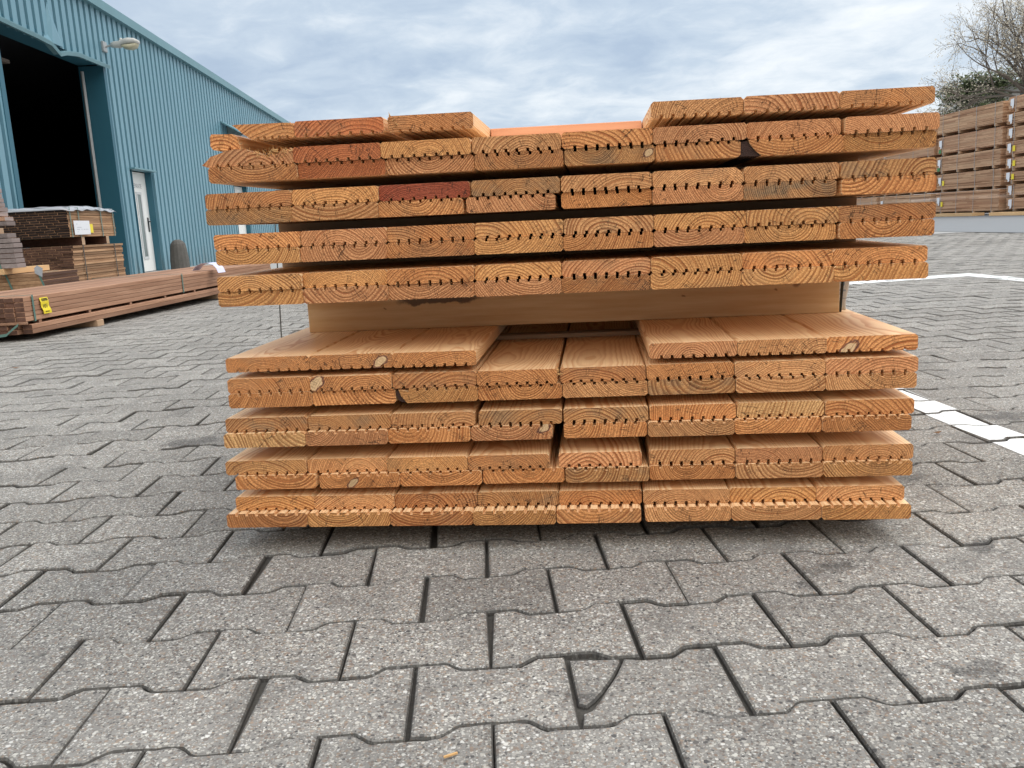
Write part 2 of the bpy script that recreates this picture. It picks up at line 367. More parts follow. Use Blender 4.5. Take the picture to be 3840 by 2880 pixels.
def far_pave_mat():
    m_, nt, b = mat('distant_concrete_paving'); p = nt.n.new('ShaderNodeNewGeometry').outputs['Position']
    q = nt.xyz(p); k = nt.M('DIVIDE', q[1], .15102); s_ = nt.M('ABSOLUTE', nt.M('SUBTRACT', nt.M('FRACT', k), .5))
    c = nt.mix(nt.noise(p, 1.3, 6, .65), (.29, .285, .275), (.41, .40, .385))
    c = nt.mix(nt.M('MULTIPLY', nt.mr(s_, .46, .5), .35), c, (.08, .08, .08))
    c = nt.mix(nt.mr(nt.noise(nt.V('MULTIPLY', p, (.3, 1, 1)), .5, 4, .6), .45, .7, 0.0, .35), c, (.42, .42, .41))
    nt.set(b.inputs['Base Color'], c); b.inputs['Roughness'].default_value = .9; return m_
M_FARPAVE = far_pave_mat()
M_SAND = simple('dark_joint_sand', (.105, .098, .087), .95, .7, 260, bmp=.003)
M_ASPH = simple('asphalt', (.19, .20, .21), .85, .18, 3.0)
M_PAINT = simple('white_road_paint', (.80, .81, .80), .6, .06, 40)
def wear(m_):
    nt = NT(m_.node_tree); b = [n for n in nt.n if n.type == 'BSDF_PRINCIPLED'][0]; src = b.inputs['Base Color'].links[0].from_socket
    p = nt.n.new('ShaderNodeNewGeometry').outputs['Position']
    k = nt.M('MULTIPLY', nt.mr(nt.noise(p, 120, 4, .75), .54, .62), nt.mr(nt.noise(p, 9, 3, .6), .42, .6)); nt.l.new(nt.mix(k, src, (.26, .255, .24)), b.inputs['Base Color'])
wear(M_PAINT)
def steel_blue(name, base, rough=.42):
    m_, nt, b = mat(name); p = nt.n.new('ShaderNodeTexCoord').outputs['Object']
    a = nt.noise(nt.V('MULTIPLY', p, (1, 1, .12)), 5, 4, .6); g = nt.noise(p, .6, 4, .6)
    c = nt.mix(nt.mr(a, .4, .75, 0.0, .25), base, tuple(x * .6 for x in base))
    c = nt.mix(nt.mr(g, .3, .7, 0.0, .2), c, tuple(min(1, x * 1.4 + .03) for x in base))
    z = nt.xyz(p)[2]; c = nt.mix(nt.M('MULTIPLY', nt.mr(z, .5, 0.0), nt.mr(a, .4, .6, 0.0, .5)), c, (.12, .13, .12))
    nt.set(b.inputs['Base Color'], c); b.inputs['Roughness'].default_value = rough; return m_
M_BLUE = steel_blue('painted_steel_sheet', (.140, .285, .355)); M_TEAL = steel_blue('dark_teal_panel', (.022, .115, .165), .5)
M_TRIM = steel_blue('roof_trim_steel', (.12, .25, .29))
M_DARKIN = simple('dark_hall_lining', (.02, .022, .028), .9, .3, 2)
M_WHITE = simple('white_painted_door', (.80, .81, .79), .5, .06, 3); M_FRAME = simple('light_grey_frame', (.55, .57, .58), .5)
M_GLASS = simple('dusty_door_glass', (.13, .17, .165), .15, .25, 6)
M_BLACK = simple('black_plastic', (.02, .02, .022), .45); M_STRAPG = simple('green_strap', (.10, .20, .17), .35, .2)
M_STRAPD = simple('dark_green_strap', (.016, .022, .018), .35, .3); M_GALV = simple('galvanised_steel', (.42, .43, .43), .45, .2, 14, .5)
M_LAMP = simple('old_lamp_housing', (.50, .50, .47), .55, .3, 12); M_LENS = simple('yellowed_lamp_bowl', (.46, .43, .30), .25, .25, 10)
M_CONC = simple('old_concrete', (.115, .108, .098), .9, .4, 14, bmp=.006)
M_YEL = simple('yellow_card', (.85, .68, .03), .5, .05); M_PAPER = simple('white_paper', (.78, .80, .84), .5, .04, 5)
M_INK = simple('black_ink', (.02, .02, .02), .6); M_GREYINK = simple('grey_ink', (.30, .31, .33), .6); M_PALEINK = simple('pale_grey_ink', (.55, .57, .61), .6)
M_FILM = simple('white_plastic_film', (.42, .43, .46), .3, .1, 9); M_LILAC = simple('lilac_white_film', (.66, .66, .86), .3, .1, 9)
M_LABEL = simple('beige_printed_label', (.74, .68, .60), .4, .05); M_GREEN = simple('green_mark', (.06, .22, .08), .6)
M_BARKW = simple('dark_bark', (.045, .02, .014), .9, .6, 60, bmp=.004); M_SPLINT = simple('pale_splinters', (.60, .36, .15), .8, .3, 90)
M_TRUNK = simple('tree_bark', (.15, .13, .11), .9, .3, 5); M_LEAF = simple('young_leaf_and_blossom', (.42, .38, .30), .7, .35, 3)
M_IVY = simple('dark_ivy_leaf', (.075, .10, .04), .7, .5, 2); M_WALLF = simple('distant_pale_render', (.52, .51, .48), .8, .08, 1)
M_BROWNLEAF = simple('dry_brown_leaf', (.16, .08, .035), .8, .3, 60)

# ------------------------------------------------------------------ ground
PX, PY, AM = .2, .15102, .0102
GX0, GX1, GK0, GK1 = -6.0, 9.0, -5, 92
def wave(b, x):
    """offset of paving course line b at x: high plateau over the joints of the course below"""
    u = (x / PX - .5 * (b % 2)) % 1.0; u = min(u, 1 - u)         # 0 = joint of course b, .5 = joint of course b+1
    return AM * max(-1.0, min(1.0, (0.25 - u) / .052))
BPN = [0, .07, .13, .188, .215, .25, .285, .312, .38, .44, .5, .56, .62, .688, .715, .75, .785, .812, .87, .93, 1.0]
BP = [0, .195, .25, .305, .5, .695, .75, .805, 1.0]
def build_paving():
    V, F, T, E_ = [], [], [], []; paint = MB(); rnd = random.Random(3)
    broken = {(0, 3), (2, 5)}
    lines = [[(1.700, .60), (1.812, .60), (1.815, .95), (1.79, 1.09), (1.805, 1.29), (1.80, 2.6), (1.70, 2.6), (1.696, 1.27)],]
    quads = [((1.716, .55), (1.818, .55), (1.806, 1.15), (1.700, 1.15)), ((1.700, 1.15), (1.806, 1.15), (1.80, 3.6), (1.694, 3.6)),
             ((-.2, 4.42), (-.2, 4.62), (4.30, 5.57), (4.14, 5.31)), ((4.14, 5.31), (4.30, 5.57), (4.31, 4.2), (4.15, 4.0))]
    def clip(poly, quad):
        for i in range(4):
            a, c = quad[i], quad[(i + 1) % 4]; out = []
            for j in range(len(poly)):
                p, q = poly[j], poly[(j + 1) % len(poly)]
                sp = (c[0] - a[0]) * (p[1] - a[1]) - (c[1] - a[1]) * (p[0] - a[0]); sq = (c[0] - a[0]) * (q[1] - a[1]) - (c[1] - a[1]) * (q[0] - a[0])
                if sp >= 0: out.append(p)
                if (sp >= 0) != (sq >= 0):
                    t = sp / (sp - sq); out.append((p[0] + t * (q[0] - p[0]), p[1] + t * (q[1] - p[1])))
            poly = out
            if len(poly) < 3: return []
        return poly
    qs = []
    for q in quads:
        ar = sum(q[i][0] * q[(i + 1) % 4][1] - q[(i + 1) % 4][0] * q[i][1] for i in range(4)); qs.append(q if ar > 0 else q[::-1])
    def block(poly, cx, cy, dz, tx, ty, tone):
        n = len(poly); zf = lambda x, y: dz + tx * (x - cx) + ty * (y - cy)
        def inset(e):
            r_ = []
            for i in range(n):
                x0, y0 = poly[i - 1]; x1, y1 = poly[i]; x2, y2 = poly[(i + 1) % n]
                a = Vector((x1 - x0, y1 - y0)).normalized(); c = Vector((x2 - x1, y2 - y1)).normalized()
                na = Vector((-a.y, a.x)); nc = Vector((-c.y, c.x)); h = (na + nc); h = h / max(.3, h.length_squared) * 2
                r_.append((x1 + h.x * e, y1 + h.y * e))
            return r_
        b0 = len(V); near = cy < 2.5
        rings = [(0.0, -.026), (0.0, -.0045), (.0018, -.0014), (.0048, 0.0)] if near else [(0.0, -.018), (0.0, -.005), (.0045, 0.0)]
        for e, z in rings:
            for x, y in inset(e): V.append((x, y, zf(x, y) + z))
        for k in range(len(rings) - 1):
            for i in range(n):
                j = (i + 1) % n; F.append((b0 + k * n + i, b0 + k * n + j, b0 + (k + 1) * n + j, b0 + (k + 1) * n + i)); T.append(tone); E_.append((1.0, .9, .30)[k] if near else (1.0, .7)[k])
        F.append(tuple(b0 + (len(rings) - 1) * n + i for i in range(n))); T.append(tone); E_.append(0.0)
        if cy < 7 and cx > -1:
            top = inset(.003)
            for q in qs:
                cp = clip(top, q)
                if len(cp) >= 3: paint.add([(x, y, zf(x, y) + .0012) for x, y in cp], [tuple(range(len(cp)))])
    for k in range(GK0, GK1):
        i0 = int(GX0 / PX); i1 = int(GX1 / PX)
        for i in range(i0, i1):
            xl = (i + .5 * (k % 2)) * PX; g = .0015; gy = .0016; jx = rnd.gauss(0, .0012); jy = rnd.gauss(0, .0008); nearb = k < 16 and -12 < i < 20; bp = BPN if nearb else BP; ja = .0007 if nearb else 0.0
            if (k, i) in broken: jx = jy = 0
            top = [(xl + f * PX + (g if f == 0 else -g if f == 1 else 0), k * PY - gy + wave(k, xl + f * PX)) for f in bp]
            bot = [(xl + f * PX + (g if f == 0 else -g if f == 1 else 0), (k - 1) * PY + gy + wave(k - 1, xl + f * PX)) for f in bp]
            poly = [(x + jx, y + jy) for x, y in bot + top[::-1]]
            poly = [(x + rnd.gauss(0, ja), y + rnd.gauss(0, ja)) for x, y in poly]
            if nearb and rnd.random() < .22:      # knocked-off corner
                cc_ = rnd.choice((0, len(bp) - 1, len(bp), 2 * len(bp) - 1)); q_ = rnd.uniform(.003, .008)
                poly[cc_] = (poly[cc_][0] + (q_ if cc_ in (0, 2 * len(bp) - 1) else -q_), poly[cc_][1] + (q_ if cc_ < len(bp) else -q_) * .7)
            cx, cy = xl + PX / 2, (k - .5) * PY
            far = max(0.0, 1 - cy / 14)
            wav = .010 * math.sin(cx * 1.3 + .5) * math.sin(cy * 1.1) * (1 if cy > 1.2 else 0)
            dz = rnd.gauss(0, .0011) + wav; tx = rnd.gauss(0, .008); ty = rnd.gauss(0, .008); tone = rnd.random()
            if (k, i) == (0, 3): poly = [(x, y) for x, y in [(xl + f * PX + (g if f == 0 else -g if f == 1 else 0), (k - 1) * PY + gy + wave(k - 1, xl + f * PX)) for f in BP] + [(xl + f * PX + (g if f == 0 else -g if f == 1 else 0), k * PY - gy + wave(k, xl + f * PX)) for f in BP][::-1]]
            if (k, i) == (0, 3):          # block with a wedge broken out beside its joint
                A_ = [poly[0], poly[1], (.612, -.128), (.640, -.082), (.658, -.046), (.673, -.016), poly[-4], poly[-3]]
                cut = [(.603, -.012 + .0), (.668, -.014), (.652, -.048), (.634, -.080), (.622, -.094), (.604, -.100)]
                main = [(.628, -.1570)] + poly[2:9] + poly[9:14] + [(.675, -.006), (.659, -.046), (.641, -.080), (.629, -.104), (.617, -.124), (.606, -.130), (.602, -.156)]
                block(cut[::-1] if False else [(.603, -.106), (.613, -.112), (.624, -.100), (.636, -.082), (.655, -.048), (.670, -.014), (.671, -.0045), (.603, -.0)], cx, cy, dz - .001, tx, ty, tone)
                block([p_ for p_ in main], cx, cy, dz, tx, ty, tone); continue
            if (k, i) == (2, 5):
                block([(1.102, .060), (1.112, .064), (1.140, .076), (1.158, .105), (1.172, .14), (1.170, .300), (1.102, .310)][::1], cx, cy, dz - .002, tx, ty, tone) if False else None
            block(poly, cx, cy, dz, tx, ty, tone)
    me = bpy.data.meshes.new('paved_yard'); me.from_pydata(V, [], F); me.materials.append(M_PAVER)
    at = me.attributes.new('block_tone', 'FLOAT', 'FACE'); at.data.foreach_set('value', T)
    at = me.attributes.new('joint_dark', 'FLOAT', 'FACE'); at.data.foreach_set('value', E_)
    o = bpy.data.objects.new('paved_yard', me); COL.objects.link(o); tag(o, kind='structure')
    tag(paint.build('painted_line', M_PAINT), kind='structure')
build_paving()
yb0 = (GK0 - 1) * PY; yb1 = (GK1 - 1) * PY
g = MB(); g.add([(-7, yb0 - 1, -.0100), (10, yb0 - 1, -.0100), (10, yb1 + .4, -.0100), (-7, yb1 + .4, -.0100)], [(0, 1, 2, 3)])
tag(g.build('joint_sand', M_SAND), kind='structure')
g = MB(); S = 260
xs = [-S, GX0 + .02, GX1 - .02, S]; ys = [-S, yb0 + .02, yb1 - .02, S]
for a in range(3):
    for c in range(3):
        if (a, c) == (1, 1): continue
        g.add([(xs[a], ys[c], -.001), (xs[a + 1], ys[c], -.001), (xs[a + 1], ys[c + 1], -.001), (xs[a], ys[c + 1], -.001)], [(0, 1, 2, 3)])
tag(g.build('ground', M_FARPAVE), kind='structure')
g = MB(); g.add([(8.95, -8, .004), (60, -8, .004), (60, 120, .004), (8.6, 120, .004), (8.85, 14, .004)], [(0, 1, 2, 3, 4)])
tag(g.build('asphalt_road', M_ASPH), kind='structure')

# ------------------------------------------------------------------ main pile of decking boards
PO = Vector((.0384, .4961)); YP = -.1346; TILT = -.0048; TB = .0262
ex = Vector((math.cos(YP), math.sin(YP), 0)); ey = Vector((-math.sin(YP), math.cos(YP), 0))
def PP(s, dpt, z): return Vector((PO.x, PO.y, 0)) + ex * s + ey * dpt + Vector((0, 0, z))
def poly_board(wd, th, top, cuts=None, ch=.0036):
    """CCW outline of a grooved decking board (x,z) seen from the end; grooves underneath when top is True"""
    gw, gd, n = .0053, .0052 + random.uniform(-.0006, .0006), 7; bot = [(ch, 0)]; gs_ = random.gauss(0, .0010)
    for k in range(n):
        c = wd * (.128 + .744 * k / (n - 1)) + random.gauss(0, .0004) + gs_
        bot += [(c - gw / 2 - .0006, 0), (c - gw / 2, .0008), (c - gw / 2 + .0002, gd), (c + gw / 2 - .0002, gd), (c + gw / 2, .0008), (c + gw / 2 + .0006, 0)]
    bot += [(wd - ch, 0), (wd, ch)]; tp = [(wd, th - ch), (wd - ch, th), (ch, th), (0, th - ch), (0, ch)]
    pts = bot + tp
    if not top: pts = [(x, th - z) for x, z in pts][::-1]
    return pts
rows = {
'U2t': [(.0205, .1773), (.1773, .3287), (.3290, .4815), (.4829, .6315), (.6325, .7806), (.7810, .9304), (.9308, 1.0791), (1.0839, 1.2287)],
'U2b': [(.0251, .1817), (.1823, .3346), (.3348, .4848), (.4861, .6341), (.6356, .7837), (.7845, .9211), (.9300, 1.0819), (1.0823, 1.2265)],
'U3t': [(.0131, .1667), (.1679, .3185), (.3189, .4753), (.4779, .6267), (.6280, .7772), (.7784, .9259), (.9269, 1.0759), (1.0790, 1.2264)],
'U3b': [(.0109, .1650), (.1655, .3162), (.3165, .4620), (.4674, .6176), (.6272, .7772), (.7778, .9247), (.9251, 1.0722), (1.0798, 1.2268)],
'U4t': [(.0199, .1746), (.1757, .3278), (.3282, .4790), (.4797, .6287), (.6293, .7789), (.7797, .9296), (.9301, 1.0768), (1.0777, 1.2293)],
'U4b': [(.0212, .1718), (.1725, .3257), (.3260, .4771), (.4775, .6275), (.6278, .7780), (.7786, .9264), (.9266, 1.0731), (1.0771, 1.2256)],
'U5t': [(.0195, .1716), (.1719, .3220), (.3223, .4741), (.4746, .6229), (.6233, .7725), (.7728, .9224), (.9230, 1.0691), (1.0697, 1.2186)],
'U5b': [(.0161, .1703), (.1715, .3228), (.3231, .4728), (.4735, .6221), (.6225, .7704), (.7711, .9204), (.9207, 1.0695), (1.0700, 1.2188)],
'L1t': [(.0153, .1687), (.1694, .3204), (.3208, .4694), (.7658, .9131), (.9137, 1.0601), (1.0606, 1.2078)],
'L2t': [(.0146, .1682), (.1687, .3162), (.3173, .4664), (.4671, .6079), (.6126, .7596), (.7607, .9082), (.9091, 1.0580), (1.0585, 1.2077)],
'L2b': [(.0144, .1688), (.1692, .3205), (.3262, .4673), (.4678, .6149), (.6157, .7621), (.7626, .9100), (.9107, 1.0576), (1.0581, 1.2056)],
'L3t': [(.0024, .1541), (.1566, .3079), (.3083, .4590), (.4658, .6130), (.6154, .7622), (.7643, .9110), (.9122, 1.0575), (1.0588, 1.2038)],
'L3b': [(-.0001, .1518), (.1526, .3019), (.3024, .4499), (.4512, .5951), (.6147, .7589), (.7602, .9069), (.9076, 1.0520), (1.0528, 1.1977)],
'L4t': [(-.0062, .1457), (.1475, .2948), (.2952, .4418), (.4425, .5872), (.6036, .7488), (.7623, .9083), (.9095, 1.0545), (1.0563, 1.2058)],
'L4b': [(.0119, .1634), (.1703, .3180), (.3183, .4659), (.4676, .6127), (.6144, .7604), (.7614, .9084), (.9088, 1.0548), (1.0556, 1.2019)],
'L5t': [(.0055, .1540), (.1545, .3033), (.3040, .4538), (.4550, .6004), (.6011, .7469), (.7491, .8981), (.8985, 1.0445), (1.0450, 1.1915)],
'L5b': [(-.0074, .1441), (.1459, .2978), (.2985, .4479), (.4484, .5950), (.5962, .7442), (.7510, .8979), (.8986, 1.0491), (1.0496, 1.1963)],
'U1t': [(.0800, .1832), (.1836, .3377), (.3445, .4884), (.7788, .9260), (.9266, 1.0745), (1.0752, 1.2208)],
}
tints = dict(U1t='orbtpo', U2t='prytoppp', U2b='brpbgooy', U3t='byRgtttg', U3b='gtopopGo', U4t='opoytyyb', U4b='ypbyopyo', U5t='yyoypyoo', U5b='ypppbyyy',
             L1t='ooopto', L2t='oobobotp', L2b='ooyotgtt', L3t='GgtggoYo', L3b='Ypopotoo', L4t='ytyoptpt', L4b='oooogoty', L5t='ytbgotyt', L5b='bybyotty')
TINT = {'o': ((.74, .345, .130), 'orange'), 'y': ((.76, .41, .155), 'golden'), 'p': ((.72, .36, .175), 'pinkish'), 'b': ((.54, .245, .095), 'brown'), 'r': ((.56, .18, .068), 'reddish'),
        'R': ((.32, .060, .034), 'dark red'), 'g': ((.52, .295, .125), 'olive brown'), 'G': ((.44, .25, .115), 'grey weathered'), 't': ((.74, .41, .185), 'tan'), 'Y': ((.84, .55, .25), 'pale yellow')}
ZT = {'U1': .7605, 'U2': .7187, 'U3': .6480, 'U4': .5782, 'U5': .5055, 'L1': .3605, 'L2': .3225, 'L3': .2505, 'L4': .1708, 'L5': .1030}
TILTS = {'U1': -.0112, 'U2': -.0098, 'U3': -.0082, 'U4': -.0082, 'U5': -.0050, 'L1': -.0048, 'L2': -.0036, 'L3': -.0030, 'L4': -.0027, 'L5': -.0058}
ORD = ['first', 'second', 'third', 'fourth', 'fifth', 'sixth', 'seventh', 'eighth']
# knots on the end faces: (row, index): (x fraction, z, radius)
KN = {('L1t', 1): (.85, .011, .010), ('L1t', 5): (.25, .006, .012), ('L2t', 1): (.07, .014, .013), ('L4b', 1): (.42, .010, .008),
      ('U2b', 4): (.93, .013, .007), ('L3b', 3): (.90, .020, .009)}
DEPTH = {'U1t': 0, 'L5b': -.020, 'L3b': -.004, 'L4b': -.004}
def set_wood(o, tint, wd, top, key=None, grey=0.0, seed=None):
    k_ = .12 if tint[1] < .2 else .34; tint = [c * (1 - k_) + q * k_ for c, q in zip(tint, (.70, .30, .10))]; b_ = random.uniform(.80, 1.06)
    o['tint'] = [min(1, c * b_) for c in tint]; o['seed'] = seed if seed is not None else random.uniform(0, 60)
    cx = wd * random.choice([.5, .5, .5, .35, .65, .2, .8, .05, .95, random.uniform(-.3, 1.3)]); dist = random.choice([.016, .022, .030, .04, .055, .08])
    o['ring_x'] = cx; o['ring_z'] = -dist if top else TB + dist
    o['pitch'] = random.choice([.0028, .0033, .0040, .0048, .0062]); o['grey'] = grey
    k = KN.get(key, (0, 0, 0)); o['knot_x'] = k[0] * wd; o['knot_z'] = k[1]; o['knot_r'] = k[2]
def ragged(p0, p1, n, amp):
    return [(p0[0] + (p1[0] - p0[0]) * i / n + random.uniform(-amp, amp), p0[1] + (p1[1] - p0[1]) * i / n + random.uniform(-amp, amp)) for i in range(1, n)]
NEAT = {}
for key, lst in rows.items():
    lay, half = key[:2], key[2]
    top = half == 't'; nth = int(lay[1]); pack = 'upper pack' if lay[0] == 'U' else 'lower pack'
    for i, (a, c) in enumerate(lst):
        wd = c - a - .0006; tl = TILTS.get(lay, TILT)
        zt = ZT[lay] + tl * a; z0 = zt - (TB if top else 2 * TB + .0005)
        poly = poly_board(wd, TB, top); tch = tints[key][i]; tint, adj = TINT[tch]
        extra = None; word = 'board'
        # ends that are not clean rectangles in the photograph
        if key == 'U1t' and i == 0:
            poly = [(.028, .0)] + [q for q in poly if q[0] > .034 and q[1] < .010] + [(wd, .004), (wd, TB - .003), (wd - .012, TB - .001), (.001, TB), (-.004, TB - .001), (.004, .019), (.014, .010)]
            word = 'split board'
        if key == 'U2t' and i == 0:
            low = [q for q in poly if q[1] < .010 and .012 < q[0] < wd - .003]
            poly = [(-.006, .004), (.004, .0)] + low + [(wd, .003), (wd + .001, .016), (wd - .004, .026), (wd - .010, .021), (wd - .018, .0245), (wd - .026, .017), (wd - .036, .0165), (wd - .044, .0115), (wd - .052, .014), (wd - .062, .021), (wd - .074, .023), (wd - .082, .027), (wd - .10, .0285), (wd - .118, .026), (wd - .132, .021), (wd - .145, .018), (.006, .013), (.001, .009)]
            word = 'broken board'
        if key == 'U2b' and i == 6:
            poly = [(.020, 0)] + [q for q in poly if q[1] < .002 and q[0] > .03] + [(wd, .003), (wd, TB - .003), (wd - .003, TB)] + [q for q in poly if q[1] > .010 and q[0] > .008] + [(.004, TB - .002), (.008, .015)]
            pp = poly_board(wd, TB, False); poly = [(.024, 0), (wd - .003, 0), (wd, .003)] + [q for q in pp if q[1] > .018 and q[0] > .006][0:] + [(.003, TB - .001), (.006, .018), (.014, .008)]
            poly = [q for j, q in enumerate(poly) if j == 0 or q != poly[j - 1]]
            extra = [(-.030, .001), (.023, 0.0), (.013, .008), (.005, .018), (.001, TB - .002), (-.026, TB - .004), (-.033, .012)]; word = 'waney board'
        if key == 'L2b' and i == 2:
            extra = [(-.006, .016), (-.001, .004), (.006, 0.001), (.013, .001), (.003, .014), (-.001, TB - .003), (-.005, TB - .006)]
            pp = [q for q in poly if q[0] > .006 or q[1] > .02]; poly = [(.014, 0)] + [q for q in pp if q[0] > .014] + [(.0, TB - .002), (.004, .013)]; word = 'bark-edged board'
        if key == 'U3t' and i == 5:
            k_ = poly.index((wd, TB - .0036)); poly[k_:k_ + 2] = [(wd, TB - .0085), (wd - .004, TB - .007), (wd - .013, TB)]
        jd = DEPTH.get(key, 0) + random.uniform(-.0035, .0035); L = 3.6 + random.uniform(-.01, .01)
        o = MB().prism(poly, 0, L, 0, 1).build('deck_board', [M_END, M_FACE])
        o.location = PP(a + .0003, jd, z0); o.rotation_euler = (0, -math.atan(tl), YP + random.gauss(0, .0006))
        gv = {'G': 1.0, 'g': .65, 'b': .25}.get(tch, 0.0 if random.random() < .75 else .3)
        set_wood(o, tint, wd, top, (key, i), gv)
        if len(lst) == 6: side = 'left group' if i < 3 else 'right group'; where = '%s in the %s of the %s top layer' % (ORD[i % 3], side, pack); lab = '%s %s, %s' % (adj, word, where)
        else: lab = '%s %s, %s from left, %s row of %s layer down, %s' % (adj, word, ORD[i], 'top' if top else 'bottom', ORD[nth - 1], pack)
        tag(o, lab, 'board', 'grooved decking boards of the ' + pack)
        if extra:
            MB().prism(extra[:], .004, 1.4, 0, 0).build('bark_edge', M_BARKW, o)
# the dropped splinter end of the split board
pc = MB().prism([(.004, .001), (.011, 0), (.0135, .0045), (.0165, .0045), (.018, 0), (.030, 0), (.032, .0045), (.036, .0045), (.037, 0), (.046, .0), (.053, .001), (.050, .012), (.048, .022), (.040, .0262), (.003, .0268), (0, .022), (0, .007)], 0, .34, 0, 1).build('board_offcut', [M_END, M_FACE])
pc.location = PP(.0318, .004, .7205); pc.rotation_euler = (0, R(2), YP); set_wood(pc, TINT['o'][0], .055, True, None, 0); pc['pitch'] = .0052
tag(pc, 'short orange offcut split away at the upper left corner of the upper pack', 'board offcut')
# splintered fibres on the broken ends
def splinters(n, s0, s1, z0, z1, dp, parent_key, label, ln=.012):
    mb = MB()
    for _ in range(n):
        s = random.uniform(s0, s1); z = random.uniform(z0, z1); P = PP(s, random.uniform(-.003, .012) + dp, z)
        dv = Vector((random.uniform(-1, 1), random.uniform(-1, .2), random.uniform(-.2, 1))).normalized() * random.uniform(.3, 1) * ln
        e = ey * .0012; r_ = random.uniform(.0004, .0014)
        a = Vector((r_, 0, r_)); mb.add([P - a, P + a, P + dv, P + Vector((0, .0015, 0)) * 1.0 - a * .3], [(0, 1, 2), (1, 3, 2), (3, 0, 2), (0, 3, 1)])
    return tag(mb.build('wood_splinters', M_SPLINT), label, 'splinters', None, 'stuff')
splinters(130, .095, .172, .700, .716, 0, 0, None, .012)
splinters(90, .345, .362, .733, .756, 0, 0, None, .012)
splinters(25, .172, .183, .738, .757, 0, 0, None, .008)
splinters(30, .600, .612, .305, .318, 0, 0, None, .010)
hm = MB()
for key, lst in rows.items():
    lay, half = key[:2], key[2]
    for a, c in lst:
        for _ in range(random.choice((2, 5, 9, 16))):
            s_ = random.uniform(a + .005, c - .005); z = ZT[lay] + TILTS.get(lay, TILT) * s_ - (random.choice((.0005, TB)) if half == 't' else random.choice((2 * TB - .0003, 2 * TB - .0003, TB + .001)))
            P = PP(s_, DEPTH.get(key, 0) - .003 + random.uniform(0, .002), z); dv = Vector((random.uniform(-1, 1), random.uniform(-.8, 0), random.uniform(-1, .7))).normalized() * random.uniform(.0015, .0042)
            r_ = Vector((.0004, 0, .0004)); hm.add([P - r_, P + r_, P + dv], [(0, 1, 2), (2, 1, 0)])
tag(hm.build('sawn_fibres', M_SPLINT), 'fine torn fibres along the sawn edges of the boards', 'fibres', None, 'stuff')
# laths between the layers, big beam, bottom bearers
def cross(name, s0, s1, dp, wdt, z0, z1, m_, label, cat, group=None, tilt=TILT):
    o = MB().box(0, wdt, 0, s1 - s0, 0, z1 - z0, 0, .001).build(name, m_)
    o.location = PP(s0, dp + wdt, z0 + tilt * s0); o.rotation_euler = (math.atan(tilt), 0, YP - math.pi / 2)
    return tag(o, label, cat, group)
gaps = [('U2', 'U3', 2), ('U3', 'U4', 2), ('U4', 'U5', 2), ('L2', 'L3', 2), ('L3', 'L4', 2), ('L4', 'L5', 2), ('L1', 'L2', 1)]
for hi, lo, nb in gaps:
    tl_ = TILTS[lo]; z0 = ZT[lo] + .0003; zb = z0 + min(ZT[hi] + TILTS[hi] * q - nb * (TB + .0003) - ZT[lo] - tl_ * q for q in (.03, 1.19)) - .0006
    for j, dp in enumerate((.395 if hi == 'L1' else .30, 1.25, 2.2, 3.1)):
        where = {'U2': 'second and third layers of the upper pack', 'U3': 'third and fourth layers of the upper pack', 'U4': 'fourth and fifth layers of the upper pack', 'L1': 'first and second layers of the lower pack',
                 'L2': 'second and third layers of the lower pack', 'L3': 'third and fourth layers of the lower pack', 'L4': 'fourth and fifth layers of the lower pack'}[hi]
        cross('stacking_lath', .03, 1.19, dp, .045, z0, zb, M_LATH, '%s lath between the %s' % (['front', 'second', 'third', 'rear'][j], where), 'lath', 'laths between board layers', tilt=tl_)
for j, dp in enumerate((.35, 1.6, 2.95)):
    cross('spacer_beam', .0585, 1.173, dp, .09, ZT['L1'] + .0004, ZT['U5'] - 2 * TB - .0012, M_BEAMF, '%s pale pine beam carrying the upper pack above the lower pack' % ['front', 'middle', 'rear'][j], 'beam', 'beams between the two packs')
for j, dp in enumerate((.62, 1.7, 2.9)):
    cross('bottom_bearer', .03, 1.17, dp, .08, .0028, ZT['L5'] - 2 * TB - .0078, M_LATH, '%s bearer in the dark under the lower pack' % ['front', 'middle', 'rear'][j], 'bearer', 'bearers under the pile', tilt=0)
cross('cross_batten', .4900, .7760, .235, .05, ZT['U2'] + .0005, .7550, M_SALMON, 'salmon coloured batten across the gap between the two top board groups', 'batten', tilt=-.0098)
for j, (a, c, zt_) in enumerate(((.20, .47, ZT['U2'] + .0150), (.80, 1.19, ZT['U2'] + .0140))):
    cross('stacking_lath', a, c, .32, .045, ZT['U2'] + .0003, zt_ , M_LATH, ['lath under the left group of top boards', 'lath under the right group of top boards'][j], 'lath', 'laths between board layers', tilt=-.0098)
# steel-thin straps round the upper pack and the beam end
def strap(s, s_low, dp, z0, z1, label):
    mb = MB(); mb.ribbon([PP(s, dp, z1), PP((s + s_low) / 2, dp, (z0 + z1) / 2), PP(s_low, dp, z0)], ey * .009 - ex * .002, .0014)
    return tag(mb.build('strap', M_STRAPD), label, 'strap', 'straps on the pile')
strap(.0095, -.004, .345, .352, .642, 'dark thin strap hanging at the left side of the pile')
strap(1.196, 1.178, .365, .349, .60, 'dark green strap at the right end of the spacer beam')
